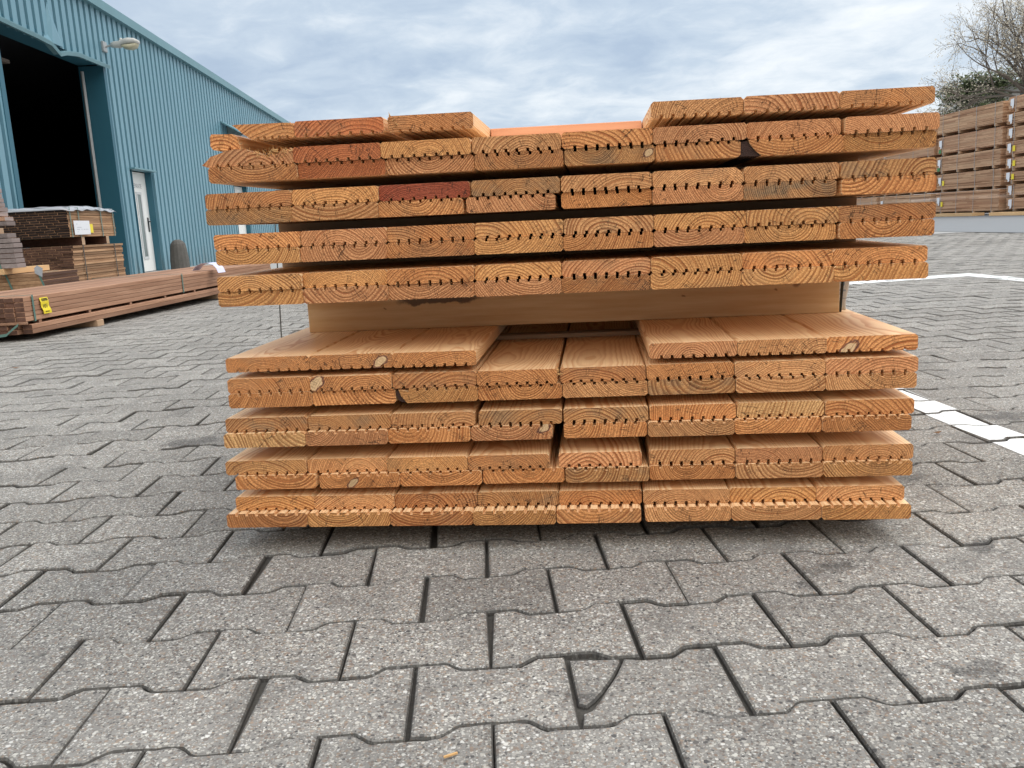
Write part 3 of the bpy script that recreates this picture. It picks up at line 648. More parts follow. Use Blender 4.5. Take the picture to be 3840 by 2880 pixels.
# printed label on the beam end, bowed film with partly hidden print
lb = empty('printed_label', PP(1.1745, .376, .362), YP, label='beige curved label with grey print at the right end of the spacer beam', cat='label')
pts = []
for i in range(11):
    t = i / 10; pts.append((.0 + .0, 0, t * .088))
mb = MB(); n = 8; vs = []
for i in range(11):
    z = i * .0088 - .006; wv = .0180 + .0065 * math.sin(max(0, (i - 2) / 8) * math.pi * .55)
    for j in range(n + 1):
        u = j / n; vs.append((-.004 + u * wv * 1.25, .004 * math.sin(u * math.pi) + .002 * math.sin(i * .5), z))
fs = [(i * (n + 1) + j, i * (n + 1) + j + 1, (i + 1) * (n + 1) + j + 1, (i + 1) * (n + 1) + j) for i in range(10) for j in range(n)]
sh = MB().add(vs, fs).build('sheet', M_LABEL, lb, smooth=True)
sm = sh.modifiers.new('thickness', 'SOLIDIFY'); sm.thickness = .0004
mb = MB()
for z in (.019, .068): mb.box(-.002, .020, -.0022, -.0012, z, z + .0012)
for x, z in ((.0045, .083), (.016, .083), (.002, .027)): mb.box(x, x + .004, -.0022, -.0012, z, z + .006)
mb.build('print', M_GREYINK, lb)
text_mesh('lettering', '2', .036, M_GREYINK, lb, Matrix.Translation((.0095, -.0018, .045)) @ Matrix.Rotation(math.pi / 2, 4, 'X'))

# ------------------------------------------------------------------ blue steel hall
WX = -5.85
hall = empty('steel_hall', (WX, 16, 0), 0, label='long blue corrugated steel hall with open goods door on the left', cat='building')
H = hall.location
def rz(y): return 4.97 - .0195 * y
def loc(v): return (v[0] - H.x, v[1] - H.y, v[2] - H.z)
OY0, OY1, OZ = 11.89, 15.47, 3.68
DY0, DY1, DZ = 16.20, 17.30, 1.94
def corr(y0, y1, zf0, zf1, mb, ph=0.0):
    """trapezoidal sheet between y0..y1, zf functions of y"""
    P = .235; prof = [(0, 0), (.128, 0), (.136, -.075), (.214, -.075), (.222, 0)]
    ysn = []; k = math.floor(y0 / P) - 1
    while k * P < y1 + P:
        ysn += [(k * P + a, dx) for a, dx in prof]; k += 1
    out = [(y0, None)] + [q for q in ysn if y0 < q[0] < y1] + [(y1, None)]
    def xd(y):
        u = (y % P)
        for (a0, d0), (a1, d1) in zip(prof + [(P, 0)], (prof + [(P, 0)])[1:]):
            if a0 <= u <= a1: return d0 + (d1 - d0) * (u - a0) / max(1e-9, a1 - a0)
        return 0
    vs = []
    for y, dx in out:
        x = WX + (dx if dx is not None else xd(y)); vs += [(x, y, zf0(y)), (x, y, zf1(y))]
    fs = [(2 * i, 2 * i + 2, 2 * i + 3, 2 * i + 1) for i in range(len(out) - 1)]
    mb.add([loc(v) for v in vs], fs)
wallm = MB(); z0f = lambda y: 0.0
corr(3.0, OY0, z0f, rz, wallm); corr(OY0, OY1, lambda y: OZ, rz, wallm); corr(OY1, DY0, z0f, rz, wallm); corr(DY0, DY1, lambda y: DZ, rz, wallm)
corr(DY1, 23.35, z0f, rz, wallm); corr(23.35, 24.75, lambda y: 1.98, rz, wallm); corr(24.75, 44.0, z0f, rz, wallm)
wall = wallm.build('wall', M_BLUE, hall)
# roof edge trim, roof, back volume
t = MB(); t.add([loc(v) for v in [(WX - .06, 3, rz(3) - .03), (WX + .09, 3, rz(3) - .03), (WX + .09, 3, rz(3) + .13), (WX - .06, 3, rz(3) + .16), (WX - .06, 44, rz(44) - .03), (WX + .09, 44, rz(44) - .03), (WX + .09, 44, rz(44) + .13), (WX - .06, 44, rz(44) + .16)]],
      [(0, 3, 2, 1), (4, 5, 6, 7), (1, 2, 6, 5), (0, 1, 5, 4), (2, 3, 7, 6), (3, 0, 4, 7)]); t.build('roof_trim', M_TRIM, hall)
t = MB(); t.add([loc(v) for v in [(WX - .05, 3, rz(3) + .12), (WX - .05, 44, rz(44) + .12), (WX - 14, 44, rz(44) + 1.2), (WX - 14, 3, rz(3) + 1.2)]], [(0, 1, 2, 3)]); t.build('roof', M_TRIM, hall)
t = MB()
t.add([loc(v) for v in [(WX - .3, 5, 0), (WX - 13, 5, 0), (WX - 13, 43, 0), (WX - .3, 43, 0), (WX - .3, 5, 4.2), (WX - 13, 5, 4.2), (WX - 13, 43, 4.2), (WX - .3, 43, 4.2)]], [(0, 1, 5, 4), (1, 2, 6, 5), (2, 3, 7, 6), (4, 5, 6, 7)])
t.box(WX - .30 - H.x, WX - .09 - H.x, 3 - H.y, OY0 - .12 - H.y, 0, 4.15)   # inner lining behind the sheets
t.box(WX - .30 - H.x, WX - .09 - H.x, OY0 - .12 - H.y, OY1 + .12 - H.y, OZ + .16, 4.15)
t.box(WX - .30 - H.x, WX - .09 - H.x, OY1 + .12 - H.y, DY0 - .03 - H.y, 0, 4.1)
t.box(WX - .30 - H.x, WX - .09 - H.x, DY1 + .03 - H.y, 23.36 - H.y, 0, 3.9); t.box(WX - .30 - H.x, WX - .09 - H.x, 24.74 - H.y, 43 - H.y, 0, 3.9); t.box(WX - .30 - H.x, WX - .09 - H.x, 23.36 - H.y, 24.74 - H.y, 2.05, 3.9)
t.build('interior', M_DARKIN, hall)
# goods door surround: deep teal reveals, folded lintel with the dent
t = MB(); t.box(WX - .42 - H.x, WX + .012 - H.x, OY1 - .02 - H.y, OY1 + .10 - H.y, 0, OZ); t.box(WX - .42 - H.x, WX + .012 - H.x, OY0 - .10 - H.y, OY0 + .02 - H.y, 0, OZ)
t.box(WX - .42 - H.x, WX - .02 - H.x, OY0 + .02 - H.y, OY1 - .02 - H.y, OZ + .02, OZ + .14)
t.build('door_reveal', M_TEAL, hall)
t = MB(); seg = [(OY0 - .15, OZ + .02), (12.9, OZ), (13.35, OZ - .02), (13.62, OZ - .13), (13.85, OZ - .07), (14.3, OZ - .01), (OY1 + .08, OZ + .0)]
t.ribbon([loc((WX + .045, y, z)) for y, z in seg], (.11, 0, 0), .035); t.ribbon([loc((WX + .10, y, z - .025)) for y, z in seg], (.012, 0, .05), .004)
t.build('lintel', M_TRIM, hall)
t = MB(); t.add([loc(v) for v in [(WX + .006, 13.30, OZ + .02), (WX + .05, 13.52, OZ + .0), (WX + .012, 13.95, OZ + .02), (WX + .045, 13.56, OZ + .35), (WX + .004, 13.58, OZ + .62), (WX - .03, 13.44, OZ + .2)]],
      [(0, 1, 5), (5, 1, 3), (1, 2, 3), (3, 4, 5), (3, 2, 4)]); t.build('dented_sheet', M_BLUE, hall)
t = MB(); t.tube([loc((WX - .33, OY1 - .10, .02)), loc((WX - .33, OY1 - .10, OZ - .1))], .03, 8); t.build('door_rail', M_GALV, hall)
t = MB(); t.box(WX - 1.9 - H.x, WX - .5 - H.x, 10.6 - H.y, 13.2 - H.y, 3.35, 3.40, M=None); t.build('raised_door_panel', simple('beige_panel', (.10, .075, .06), .8), hall)
# white side door, recessed, with slit window
def side_door(y0, y1, z1, full):
    dx = WX - .12
    dr = MB().box(dx - .04 - H.x, dx - H.x, y0 - H.y, y1 - H.y, .01, z1 - .01, 0, .004).build('side_door', M_WHITE, hall)
    for ya, yb in ((y1, y1 + .02), (y0 - .02, y0)):
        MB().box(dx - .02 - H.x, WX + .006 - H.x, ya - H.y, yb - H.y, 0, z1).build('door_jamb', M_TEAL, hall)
    t = MB().box(WX - .10 - H.x, WX + .10 - H.x, y0 - .08 - H.y, y1 + .09 - H.y, z1 + .002, z1 + .035, 0, .004); t.build('door_lintel', M_TRIM, hall)
    if full:
        a, b_ = y0 + .43, y0 + .60; z0, zt = .30, 1.50
        fr = MB(); X = dx - H.x
        for (p, q, r_, s_) in ((a - .05, b_ + .05, z0 - .05, z0), (a - .05, b_ + .05, zt, zt + .05), (a - .05, a, z0, zt), (b_, b_ + .05, z0, zt)):
            fr.box(X - .002, X + .014, p - H.y, q - H.y, r_, s_, 0, .002)
        fr.build('window_frame', M_FRAME, dr)
        MB().box(X + .0005, X + .004, a - H.y, b_ - H.y, z0, zt).build('window_pane', M_GLASS, dr)
        hd = MB(); hd.box(X, X + .012, y1 - .16 - H.y, y1 - .10 - H.y, .78, 1.06, 0, .004); hd.tube([(X + .01, y1 - .13 - H.y, .98), (X + .055, y1 - .13 - H.y, .98), (X + .055, y1 - .27 - H.y, .98)], .013, 6)
        hd.build('door_handle', M_BLACK, dr)
        text_mesh('lettering', 'REPARATIE', .10, M_GREYINK, dr, Matrix.Translation((X + .001, y0 + .50 - H.y, 1.66)) @ Matrix(((0, 0, 1, 0), (1, 0, 0, 0), (0, 1, 0, 0), (0, 0, 0, 1))) @ Matrix.Diagonal((.95, 1.25, 1, 1)))
side_door(DY0, DY1 - .12, DZ, True); side_door(23.4, 24.7, 1.98, False)
# folded awning window high on the wall
t = MB(); t.add([loc(v) for v in [(WX, 22.75, 3.56), (WX, 25.2, 3.56), (WX + .42, 25.2, 3.30), (WX + .42, 22.75, 3.30), (WX, 22.75, 3.52), (WX, 25.2, 3.52), (WX + .42, 25.2, 3.27), (WX + .42, 22.75, 3.27)]],
      [(0, 1, 2, 3), (7, 6, 5, 4), (3, 2, 6, 7), (0, 3, 7, 4), (1, 5, 6, 2)]); t.build('awning', M_TRIM, hall)
MB().box(WX + .001 - H.x, WX + .02 - H.x, 23.3 - H.y, 25.1 - H.y, 3.12, 3.5).build('high_window', M_GLASS, hall)
# wall lamp
lm = empty('wall_lamp', (WX, 15.6, 4.0), 0, label='old grey street lamp on a bracket high on the blue wall', cat='wall lamp')
MB().box(.0, .05, -.09, .09, -.08, .13, 0, .008).build('bracket', M_GALV, lm)
MB().tube([(.04, 0, .02), (.20, 0, .06)], .022, 10).build('arm', M_GALV, lm)
def loft(secs, n=12):
    mb = MB(); vs = []; fs = []
    for (x, hw, zt, zb) in secs:
        for k in range(n):
            a = 2 * math.pi * k / n; ca, sa = math.cos(a), math.sin(a)
            vs.append((x, hw * math.copysign(abs(ca) ** .6, ca), (zt + zb) / 2 + (zt - zb) / 2 * math.copysign(abs(sa) ** .6, sa)))
    for i in range(len(secs) - 1):
        for k in range(n): fs.append((i * n + k, i * n + (k + 1) % n, (i + 1) * n + (k + 1) % n, (i + 1) * n + k))
    fs += [tuple(range(n))[::-1], tuple(range((len(secs) - 1) * n, len(secs) * n))]
    return mb.add(vs, fs)
loft([(.17, .05, .10, .0), (.24, .075, .12, -.005), (.33, .08, .125, -.015), (.40, .11, .155, .03), (.52, .135, .175, .045), (.64, .13, .16, .05), (.70, .09, .125, .055)]).build('housing', M_LAMP, lm, smooth=True)
loft([(.38, .09, .04, .0), (.44, .115, .05, -.045), (.55, .12, .06, -.065), (.64, .11, .065, -.03), (.685, .07, .07, .03)]).build('bowl', M_LENS, lm, smooth=True)
MB().tube([(.36, 0, .12), (.365, 0, .165), (.37, 0, .185)], [.03, .032, .012], 8).build('light_sensor', M_LAMP, lm, smooth=True)
# concrete bollard
lm.scale = (.9, .85, .85)
bl = MB(); pr_ = []; secs = [(0, .165), (.25, .155), (.45, .135), (.52, .120), (.57, .085), (.595, .035)]
vs = []; fs = []; n = 14
for z, r_ in secs:
    for k in range(n): a = 2 * math.pi * k / n; q = 1 + random.uniform(-.03, .03); vs.append((r_ * math.cos(a) * q, r_ * math.sin(a) * q, z))
for i in range(len(secs) - 1):
    for k in range(n): fs.append((i * n + k, i * n + (k + 1) % n, (i + 1) * n + (k + 1) % n, (i + 1) * n + k))
fs.append(tuple(range((len(secs) - 1) * n, len(secs) * n)))
o = bl.add(vs, fs).build('bollard', M_CONC, loc=(-4.60, 14.5, 0)); tag(o, 'dark worn concrete bollard standing in front of the blue wall', 'bollard')

# ------------------------------------------------------------------ timber on the left
def plank(parent, x0, x1, y0, y1, z0, z1, ms=(M_HW, M_HWEND), name='board', bev=.002, endaxis='y', lab=None):
    mb = MB().box(x0, x1, y0, y1, z0, z1, 0, bev)
    # end faces use the second material
    for i, f in enumerate(mb.f):
        ax = [mb.v[k] for k in f]; c = 1 if endaxis == 'y' else 0
        vals = [v[c] for v in ax]
        if max(vals) - min(vals) < 1e-6: mb.m[i] = 1
    o = mb.build(name, list(ms), parent)
    return o
def shift(parent, *a, **k):
    """plank whose object origin sits at its own corner so that the wood pattern differs"""
    x0, x1, y0, y1, z0, z1 = a
    o = plank(parent, 0, x1 - x0, 0, y1 - y0, 0, z1 - z0, **k); o.location = (x0, y0, z0); return o
def strap_loop(parent, x0, x1, y, z0, z1, m_, wd=.016, name='strap'):
    e = .004; mb = MB()
    mb.ribbon([(x0 - e, y, z0 - e), (x0 - e, y, z1 + e), (x1 + e, y, z1 + e), (x1 + e, y, z0 - e), (x0 - e, y, z0 - e)], (0, wd, 0), .0015)
    return mb.build(name, m_, parent)
# long low bundle in front
lp = empty('long_timber_bundle', (-2.30, 4.50, 0), -.10, label='long low bundle of reddish brown hardwood strips with yellow tag', cat='timber bundle')
rnd = random.Random(11)
colw = .066; ncol = 12; LEN = 4.7
for c in range(ncol):
    for r_ in range(5):
        z = .128 + r_ * .0305; jit = rnd.uniform(-.012, .014) if c < 4 else rnd.uniform(-.006, .01)
        if c == 0: jit = -.004 + rnd.uniform(-.003, .003)
        shift(lp, -(c + 1) * colw + rnd.uniform(0, .003), -c * colw - .002, jit, LEN + rnd.uniform(-.02, .03), z, z + .0285)
    for r_ in range(2):
        z = .048 + r_ * .0305; out = .012 if c == 0 else 0
        shift(lp, -(c + 1) * colw + out, -c * colw - .002 + out, (.03 if c == 0 else rnd.uniform(-.01, .012)), LEN, z, z + .0285)
for k in range(8):
    shift(lp, -.79, -.004, .13 + k * .60, .165 + k * .60, .1075, .1275, ms=(M_HWEND, M_HW), name='spacer', endaxis='x')
shift(lp, -.79, .003, -.012, .006, .110, .1265, ms=(M_HW, M_HW), name='spacer', endaxis='x')
for k, y in enumerate((.78, 3.05)):
    shift(lp, -.82, .02, y, y + .09, .0025, .0475, ms=(M_LATH, M_LATH), name='bearer', endaxis='x')
strap_loop(lp, -.80, 0, .085, .127, .283, M_STRAPG, .018); strap_loop(lp, -.80, 0, 2.3, .127, .283, M_STRAPG, .018)
mb = MB(); mb.ribbon([(-.20, -.022, .045), (-.13, -.024, .052), (-.085, -.026, .085), (-.045, -.024, .112)], (.006, 0, .018), .0015); mb.build('strap_end', M_STRAPG, lp)
yt = MB(); pts = [(.003, .20, .262), (.010, .20, .235), (.006, .205, .205), (.012, .215, .178), (.010, .22, .158)]
yt.ribbon(pts, (0, .088, .0), .001); tg = yt.build('tag', M_YEL, lp); tag(tg, 'yellow card tag reading 101')
MT = lambda y, z, x: Matrix.Translation((x, y, z)) @ Matrix(((0, 0, 1, 0), (1, 0, 0, 0), (0, 1, 0, 0), (0, 0, 0, 1)))
text_mesh('lettering', '101', .040, M_INK, tg, MT(.203, .205, .0085))
mb = MB()
for r_ in range(3):
    y = .170
    while y < .232:
        wl_ = rnd.uniform(.003, .008); mb.box(.0085, .0100, y, y + wl_, .232 + r_ * .009, .2385 + r_ * .009); y += wl_ + rnd.uniform(.001, .003)
y = .195
while y < .235: mb.box(.0112, .0124, y, y + .004, .168, .174); y += .006
mb.build('fine_print', M_INK, tg)
mb = MB(); mb.ribbon([(-.17, 3.02, .284), (-.13, 3.01, .325), (-.07, 3.00, .350), (0, 2.99, .352), (.05, 2.98, .335), (.085, 2.97, .300), (.105, 2.96, .255)], (.02, .13, 0), .0012)
cu = mb.build('plastic_sheet', M_LILAC, None); cu.location = lp.location; cu.rotation_euler = lp.rotation_euler
tag(cu, 'crumpled lilac white plastic sheet draped over the edge of the long bundle', 'plastic sheet')

# two packs stacked in front of the goods door
def brick_pack(name, X, Y0, Y1, Z0, Z1, wdt, rh, cw, ms, label, spread, straps, strapm):
    root = empty(name, (X, Y0, 0), 0, label=label, cat='timber pack', group='strapped hardwood packs by the goods door')
    rn = random.Random(int(X * 100 + Z0 * 1000)); nr = int((Z1 - Z0) / rh); rest = MB(); cnt = 0
    for c in range(int(wdt / cw)):
        for r_ in range(nr):
            off = (r_ % 3) * cw * .3 if c else 0
            x1 = -c * cw - (off if c else 0); x0 = -(c + 1) * cw - ((r_ % 3) * cw * .3)
            if c == 0: x1 = rn.uniform(-spread, spread)
            y0 = rn.uniform(-.005, .005) if c else rn.uniform(-.01, .01); y1 = Y1 - Y0 + rn.uniform(-spread, spread)
            z = Z0 + r_ * rh
            if cnt < 96 and c < 7:
                shift(root, x0 + .001, x1 - .001, y0, y1, z, z + rh - .0018, ms=ms); cnt += 1
            else: rest.box(x0 + .001, x1 - .001, y0, y1, z, z + rh - .0018, 1)
    if rest.v: tag(rest.build('rear_boards', list(ms), root), kind='stuff')
    for y in straps: strap_loop(root, -wdt - .03, spread, y, Z0, Z1, strapm, .022)
    return root
pl = brick_pack('timber_pack', -4.40, 10.0, 11.55, .10, .585, 1.35, .0303, .125, (M_HW2, M_HWEND), 'lower pack of brown hardwood with thin dark strings beside the goods door', .012, (.28, 1.25), M_STRAPD)
pu = brick_pack('timber_pack', -4.40, 10.0, 11.40, .69, 1.045, 1.30, .0297, .115, (M_HW2, M_HWEND2), 'upper pack with dark waxed ends, film cover and white card', .006, (.05, .28, .95, 1.34), M_STRAPG)
for y in (.30, 1.05, ): shift(pu, -1.28, .0, y, y + .09, .587, .689, ms=(M_HWEND, M_LATH), name='bearer', endaxis='x')
for y in (.15, 1.2): shift(pl, -1.3, .0, y, y + .09, .003, .099, ms=(M_LATH, M_LATH), name='bearer', endaxis='x')
nx, ny = 22, 22; vs = []
for i in range(nx + 1):
    for j in range(ny + 1):
        u, v = i / nx, j / ny; x = -1.36 + u * 1.385; y = -.02 + v * 1.46
        z = 1.049 + .035 * math.sin(u * 2.6) * math.sin(v * math.pi) + .008 * math.sin(u * 23 + v * 9) * math.sin(v * 17)
        if u > .97: z -= .045 + .012 * math.sin(v * 31); x += .003
        if v < .02: z -= .03
        vs.append((x, y, max(z, 1.0)))
o = MB().add(vs, [(i * (ny + 1) + j, (i + 1) * (ny + 1) + j, (i + 1) * (ny + 1) + j + 1, i * (ny + 1) + j + 1) for i in range(nx) for j in range(ny)]).build('film_cover', M_FILM, pu, smooth=True)
sm = o.modifiers.new('thickness', 'SOLIDIFY'); sm.thickness = .002
cdm = MB().box(.010, .013, .10, .50, .715, .885).build('card', M_PAPER, pu); cdm.rotation_euler = (0, 0, R(-3))
mb = MB()
for z, segs in ((.80, ((.17, .28),)), (.775, ((.16, .23), (.27, .30), (.33, .37), (.39, .45))), (.84, ((.15, .19),)), (.745, ((.17, .19),))):
    for a, b_ in segs: mb.box(.0132, .0138, a, b_, z, z + .008)
mb.build('fine_print', M_PALEINK, cdm)
MB().box(.006, .009, .53, .66, .735, .845).build('tag', M_YEL, pu)
# stack with planks lying crosswise, cut by the left picture edge
gs = empty('grey_plank_pack', (-3.82, 7.5, 0), 0, label='pack of greyed wide planks with a green strap at the left edge of the photo', cat='plank pack')
rn = random.Random(5)
for k in range(7):
    e = (-.045, -.022, -.008, -.01, -.008, .0, .004)[6 - k] if False else (.0, -.004, -.012, -.012, -.006, -.02, -.05)[k]
    shift(gs, -2.2, e, 0, .16, .402 + k * .0475, .402 + k * .0475 + .041, ms=(M_GREYW, M_GREYW), endaxis='x')
mb = MB(); mb.ribbon([(-.245, -.004, .74), (-.20, -.006, .62), (-.165, -.006, .46), (-.14, -.008, .34)], (.012, 0, .004), .0015); mb.build('strap', M_STRAPG, gs)
shift(gs, -.22, -.13, -.01, .9, .345, .400, ms=(M_BEAM, M_BEAM), name='bearer')
pk = empty('pink_plank_pack', (-3.86, 7.5, 0), 0, label='pack of pinkish brown planks on top of the greyed planks', cat='plank pack')
for k in range(9):
    shift(pk, -2.2, (.0, -.012, -.055, -.05, -.07, -.075, -.085, -.08, -.09)[k], 0, .16, .800 + k * .044, .800 + k * .044 + .038, ms=(M_GREYW if k < 1 else M_HW, M_GREYW), endaxis='x')
shift(pk, -.62, -.50, -.01, .9, .735, .799, ms=(M_LATH, M_LATH), name='bearer')
sp = empty('low_board_pack', (-3.66, 7.6, 0), 0, label='low pack of brown boards with two pale straps under the greyed planks', cat='board pack')
for k in range(8):
    shift(sp, -2.2, rn.uniform(-.015, .0), 0, .8, .06 + k * .035, .06 + k * .035 + .033, ms=(M_HW2, M_HWEND), endaxis='x')
for x in (-.34, -.03):
    mb = MB(); mb.ribbon([(x, .4, .343), (x + .004, -.004, .343), (x + .05, -.006, .19), (x + .07, -.006, .06)], (.018, 0, .0), .0015); mb.build('strap', M_STRAPG, sp)
shift(sp, -1.9, -.1, .1, .2, .003, .059, ms=(M_LATH, M_LATH), name='bearer', endaxis='x')
MB().add([(-.05, -.02, .34), (.02, -.03, .30), (.035, -.03, .385), (-.02, -.02, .415), (-.05, -.02, .39)], [(0, 1, 2, 3, 4)]).build('tag', M_FILM, sp)

# ------------------------------------------------------------------ tall stacks on the right
def far_pack(Y0, Y1, z0, z1, label, tagside=True, yellow=False, green=False, dx=0.0):
    X = 16.5 + dx; root = empty('timber_pack', (X, Y0, z0), 0, label=label, cat='timber pack', group='strapped timber packs in the tall stacks')
    L_ = Y1 - Y0; h = z1 - z0; rn = random.Random(int(Y0 * 31 + z0 * 77)); mb = MB(); zz_ = .085; k = 0
    while zz_ + .032 < h:
        th = .034; pr = rn.uniform(-.018, .012)
        n_ = rn.choice((1, 1, 2)); cuts = [0, L_] if n_ == 1 else [0, L_ * rn.uniform(.3, .7), L_]
        for a, b_ in zip(cuts, cuts[1:]): mb.box(-pr, 1.15, a + .004 + (rn.uniform(0, .03) if a == 0 else 0), b_ - .004 - (rn.uniform(0, .03) if b_ == L_ else 0), zz_, zz_ + th - .006)
        zz_ += th; k += 1
    mb.build('boards', M_FAR, root)
    for q in (.10, .37, .64, .90):
        shift(root, -.005, 1.12, L_ * q - .05, L_ * q + .05, .002, .083, ms=(M_LATH, M_LATH), name='bearer', endaxis='x')
    for q in (.10, .37, .64, .90): MB().box(-.022, -.019, L_ * q - .008, L_ * q + .008, .02, h).build('strap', M_GALV, root)
    if tagside:
        y = L_ - .22; zc = h * .62
        mb = MB(); mb.add([(-.03, y - .10, zc + .11), (-.03, y + .07, zc + .10), (-.03, y + .07, zc - .08), (-.032, y - .01, zc - .10), (-.034, y - .02, zc - .17), (-.034, y - .09, zc - .15), (-.03, y - .10, zc - .04)], [(0, 1, 2, 3, 4, 5, 6)])
        mb.build('paper_tag', M_PAPER, root)
    if yellow: MB().box(-.03, -.025, L_ - .52, L_ - .40, h * .35, h * .35 + .16).build('card', M_YEL, root)
    if green: MB().box(-.026, -.022, L_ - .28, L_ - .12, h * .14, h * .14 + .12).build('stencil_mark', M_GREEN, root)
NUM = ['lowest', 'second lowest', 'middle', 'second highest', 'topmost']
zs = [.06, .80, 1.42, 2.00, 2.66, 3.38]
for k in range(5):
    far_pack(25.50, 29.25, zs[k], zs[k + 1], 'brown timber pack, %s of the five-high stack right of the pile' % NUM[k], k != 4, k in (0, 1), k in (2, 3), (0, .03, -.01, .02, .0)[k])
NUM8 = ['lowest', 'second lowest', 'third lowest', 'fourth lowest', 'fourth highest', 'third highest', 'second highest', 'topmost']
zs8 = [.10, .50, .90, 1.28, 1.68, 2.15, 2.55, 2.96, 3.42]
for k in range(8):
    far_pack(21.3, 25.30, zs8[k], zs8[k + 1], 'timber pack with white tag, %s of the eight-high stack at the right edge' % NUM8[k], True, k in (2, 3, 4), False, (.1, .08, 0, .02, 0, .02, 0, .03)[k])
for c, (a, b_) in enumerate(((29.5, 33.4), (33.7, 37.6), (37.9, 41.8), (42.1, 46.0))):
    for k in range(5):
        far_pack(a, b_, zs[k], zs[k + 1], '%s pack of the %s stack beyond the five-high stack' % (['lowest', 'second', 'third', 'fourth', 'top'][k], ['first', 'second', 'third', 'fourth'][c]), True, False, k == 1, random.uniform(-.05, .05))
for j, (y0, y1) in enumerate(((25.9, 28.1), (21.8, 25.0))):
    tag(MB().box(15.9, 16.3, y0, y1, .006, .10, 0, .004).build('loose_beam', M_BEAM), ['pale beam on the asphalt before the five-high stack', 'pale beam on the asphalt before the eight-high stack'][j], 'beam')

# ------------------------------------------------------------------ far right: building with ivy, tree
fb = empty('pale_building', (27.5, 46, 0), 0, label='pale rendered building behind the timber stacks, overgrown with dark ivy', cat='building')
mb = MB().box(-1.0, 8, 0, 1.6, 0, 6.3); mb.build('wall', M_WALLF, fb)
MB().box(-1.05, 8.1, -.1, 1.7, 6.3, 6.45).build('roof_edge', M_GALV, fb)
MB().box(2.2, 3.4, -.02, .03, 4.6, 5.9).build('window', M_GLASS, fb)
lw = empty('flat_roofed_shed', (24.6, 52, 0), 0, label='small white flat-roofed shed with vent far behind the stacks', cat='building')
MB().box(0, 2.4, 0, 4, 0, 5.05).build('wall', M_WALLF, lw); MB().box(.0, .55, .2, .8, 5.05, 5.65).build('vent', M_WALLF, lw)
def leaves(n, boxes, size, m_, name, parent=None, rn=random.Random(2)):
    V, F = [], []
    for _ in range(n):
        cx, cy, cz, rx, ry, rz_ = rn.choice(boxes)
        while True:
            a, b_, c = rn.uniform(-1, 1), rn.uniform(-1, 1), rn.uniform(-1, 1)
            if a * a + b_ * b_ + c * c <= 1: break
        P = Vector((cx + a * rx, cy + b_ * ry, cz + c * rz_)); u = Vector((rn.gauss(0, 1), rn.gauss(0, 1), rn.gauss(0, 1))).normalized(); v = u.orthogonal().normalized()
        s = size * rn.uniform(.6, 1.4); k = len(V); V += [P - u * s, P + v * s * .6, P + u * s, P - v * s * .6]; F.append((k, k + 1, k + 2, k + 3))
    me = bpy.data.meshes.new(name); me.from_pydata(V, [], F); me.materials.append(m_); o = bpy.data.objects.new(name, me); COL.objects.link(o)
    if parent: o.parent = parent
    return o
iv = empty('ivy', (25.4, 45.4, 0), 0, label='dark green ivy hanging over the pale building behind the stacks', cat='ivy')
bx = []
rn = random.Random(8)
for k in range(60):
    x = rn.uniform(-.2, 6.5); bx.append((x, rn.uniform(-.2, .3), 6.6 + rn.uniform(-.35, .25) - max(0, .9 - x) * .9, .55, .35, .35))
for k in range(60):
    x = rn.uniform(-.3, 3.2); bx.append((x, rn.uniform(-.1, .2), rn.uniform(3.8, 6.2), .45, .3, .4))
leaves(6500, bx, .085, M_IVY, 'foliage', iv)
MB().tube([(1.5, .3, 0), (1.6, .3, 3), (1.3, .25, 6.2)], [.09, .06, .03], 6).build('stem', M_TRUNK, iv)
tr = empty('bare_tree', (23.4, 34.2, 0), 0, label='spreading tree with sparse young leaves at the upper right behind the stacks', cat='tree')
tw = MB(); tips = []; rn = random.Random(21)
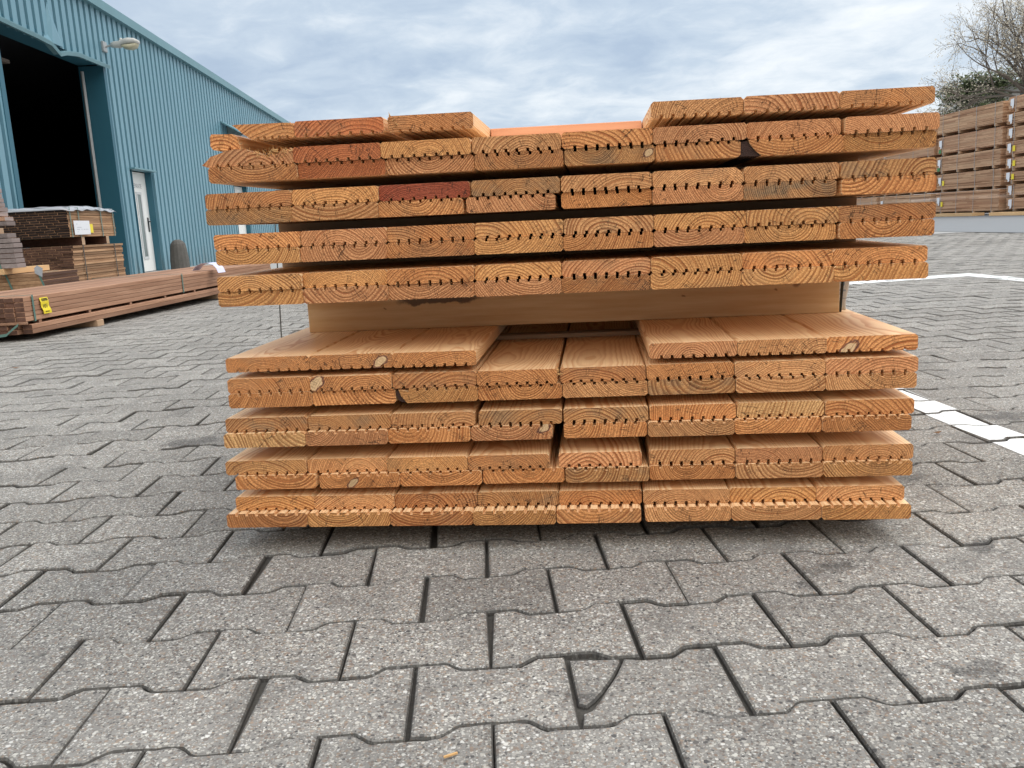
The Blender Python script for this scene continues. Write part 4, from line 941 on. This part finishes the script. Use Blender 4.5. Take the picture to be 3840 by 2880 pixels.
def branch(p, d_, ln, r_, lev):
    pts = [p]; q = p.copy(); dd = d_.copy(); nseg = 4
    for i in range(nseg):
        dd = (dd + Vector((rn.gauss(0, .16), rn.gauss(0, .16), rn.gauss(.03, .12)))).normalized(); q = q + dd * ln / nseg; pts.append(q.copy())
        if lev >= 3: tips.append((q.copy(), lev))
    tw.tube(pts, [r_ * (1 - .55 * i / nseg) for i in range(nseg + 1)], 7 if lev < 2 else (5 if lev < 4 else 3))
    if lev >= 5: return
    kids = (4, 4, 4, 3, 3, 2)[lev]
    for i in range(kids):
        t = rn.uniform(.3, 1.0) if i else 1.0; b_ = pts[min(nseg, max(1, int(round(t * nseg))))]
        az = rn.uniform(0, 2 * math.pi); sp_ = rn.uniform(.45, .95)
        side = dd.orthogonal().normalized(); side.rotate(Matrix.Rotation(az, 3, dd)); nd = (dd + side * sp_ * 1.15 + Vector((0, 0, .10))).normalized()
        branch(b_, nd, ln * rn.uniform(.60, .80), r_ * rn.uniform(.42, .56), lev + 1)
tw.tube([(0, 0, 0), (.05, 0, 2.0), (0, 0, 4.3)], [.42, .32, .27], 10)
for a, el in ((180, 30), (205, 55), (150, 60), (175, 75), (20, 50), (80, 45), (270, 50), (120, 35), (250, 65), (190, 12)):
    branch(Vector((0, 0, 4.2 + rn.uniform(-.3, .2))), Vector((math.cos(R(a)) * math.cos(R(el)), math.sin(R(a)) * math.cos(R(el)), math.sin(R(el)))), 1.95 + rn.uniform(-.2, .3), .10, 1)
tw.build('trunk', M_TRUNK, tr)
V, F = [], []
for P, lev in tips:
    for _ in range(2):
        Q = P + Vector((rn.gauss(0, .07), rn.gauss(0, .07), rn.gauss(0, .07))); u = Vector((rn.gauss(0, 1), rn.gauss(0, 1), rn.gauss(0, 1))).normalized(); v = u.orthogonal().normalized(); s = rn.uniform(.02, .05)
        k = len(V); V += [Q - u * s, Q + v * s * .7, Q + u * s, Q - v * s * .7]; F.append((k, k + 1, k + 2, k + 3))
me = bpy.data.meshes.new('crown'); me.from_pydata(V, [], F); me.materials.append(M_LEAF); o = bpy.data.objects.new('crown', me); COL.objects.link(o); o.parent = tr
print('tips', len(tips), 'leaf', len(F))

# ------------------------------------------------------------------ litter on the paving
for x, y, r_, lab in ((-1.75, 3.24, .022, 'small dry leaf on the paving at the far left'), (1.62, .98, .012, 'tiny dry leaf beside the near white line')):
    mb = MB(); mb.add([(-r_, 0, .004), (0, -r_ * .5, .001), (r_, 0, .006), (0, r_ * .5, .002)], [(0, 1, 2), (0, 2, 3)]); o = mb.build('dry_leaf', M_BROWNLEAF, loc=(x, y, .006)); tag(o, lab, 'leaf')
for x, y, a, l, lab in ((.452, -.205, .4, .008, 'thin pale wood sliver in a paving joint near the bottom centre'), (1.52, .28, -.3, .03, 'thin pale wood sliver on the paving right of the pile')):
    mb = MB().box(-l, l, -.0012, .0012, 0, .002); o = mb.build('wood_sliver', M_SPLINT, loc=(x, y, .004), rot=(0, 0, a)); tag(o, lab, 'wood sliver')
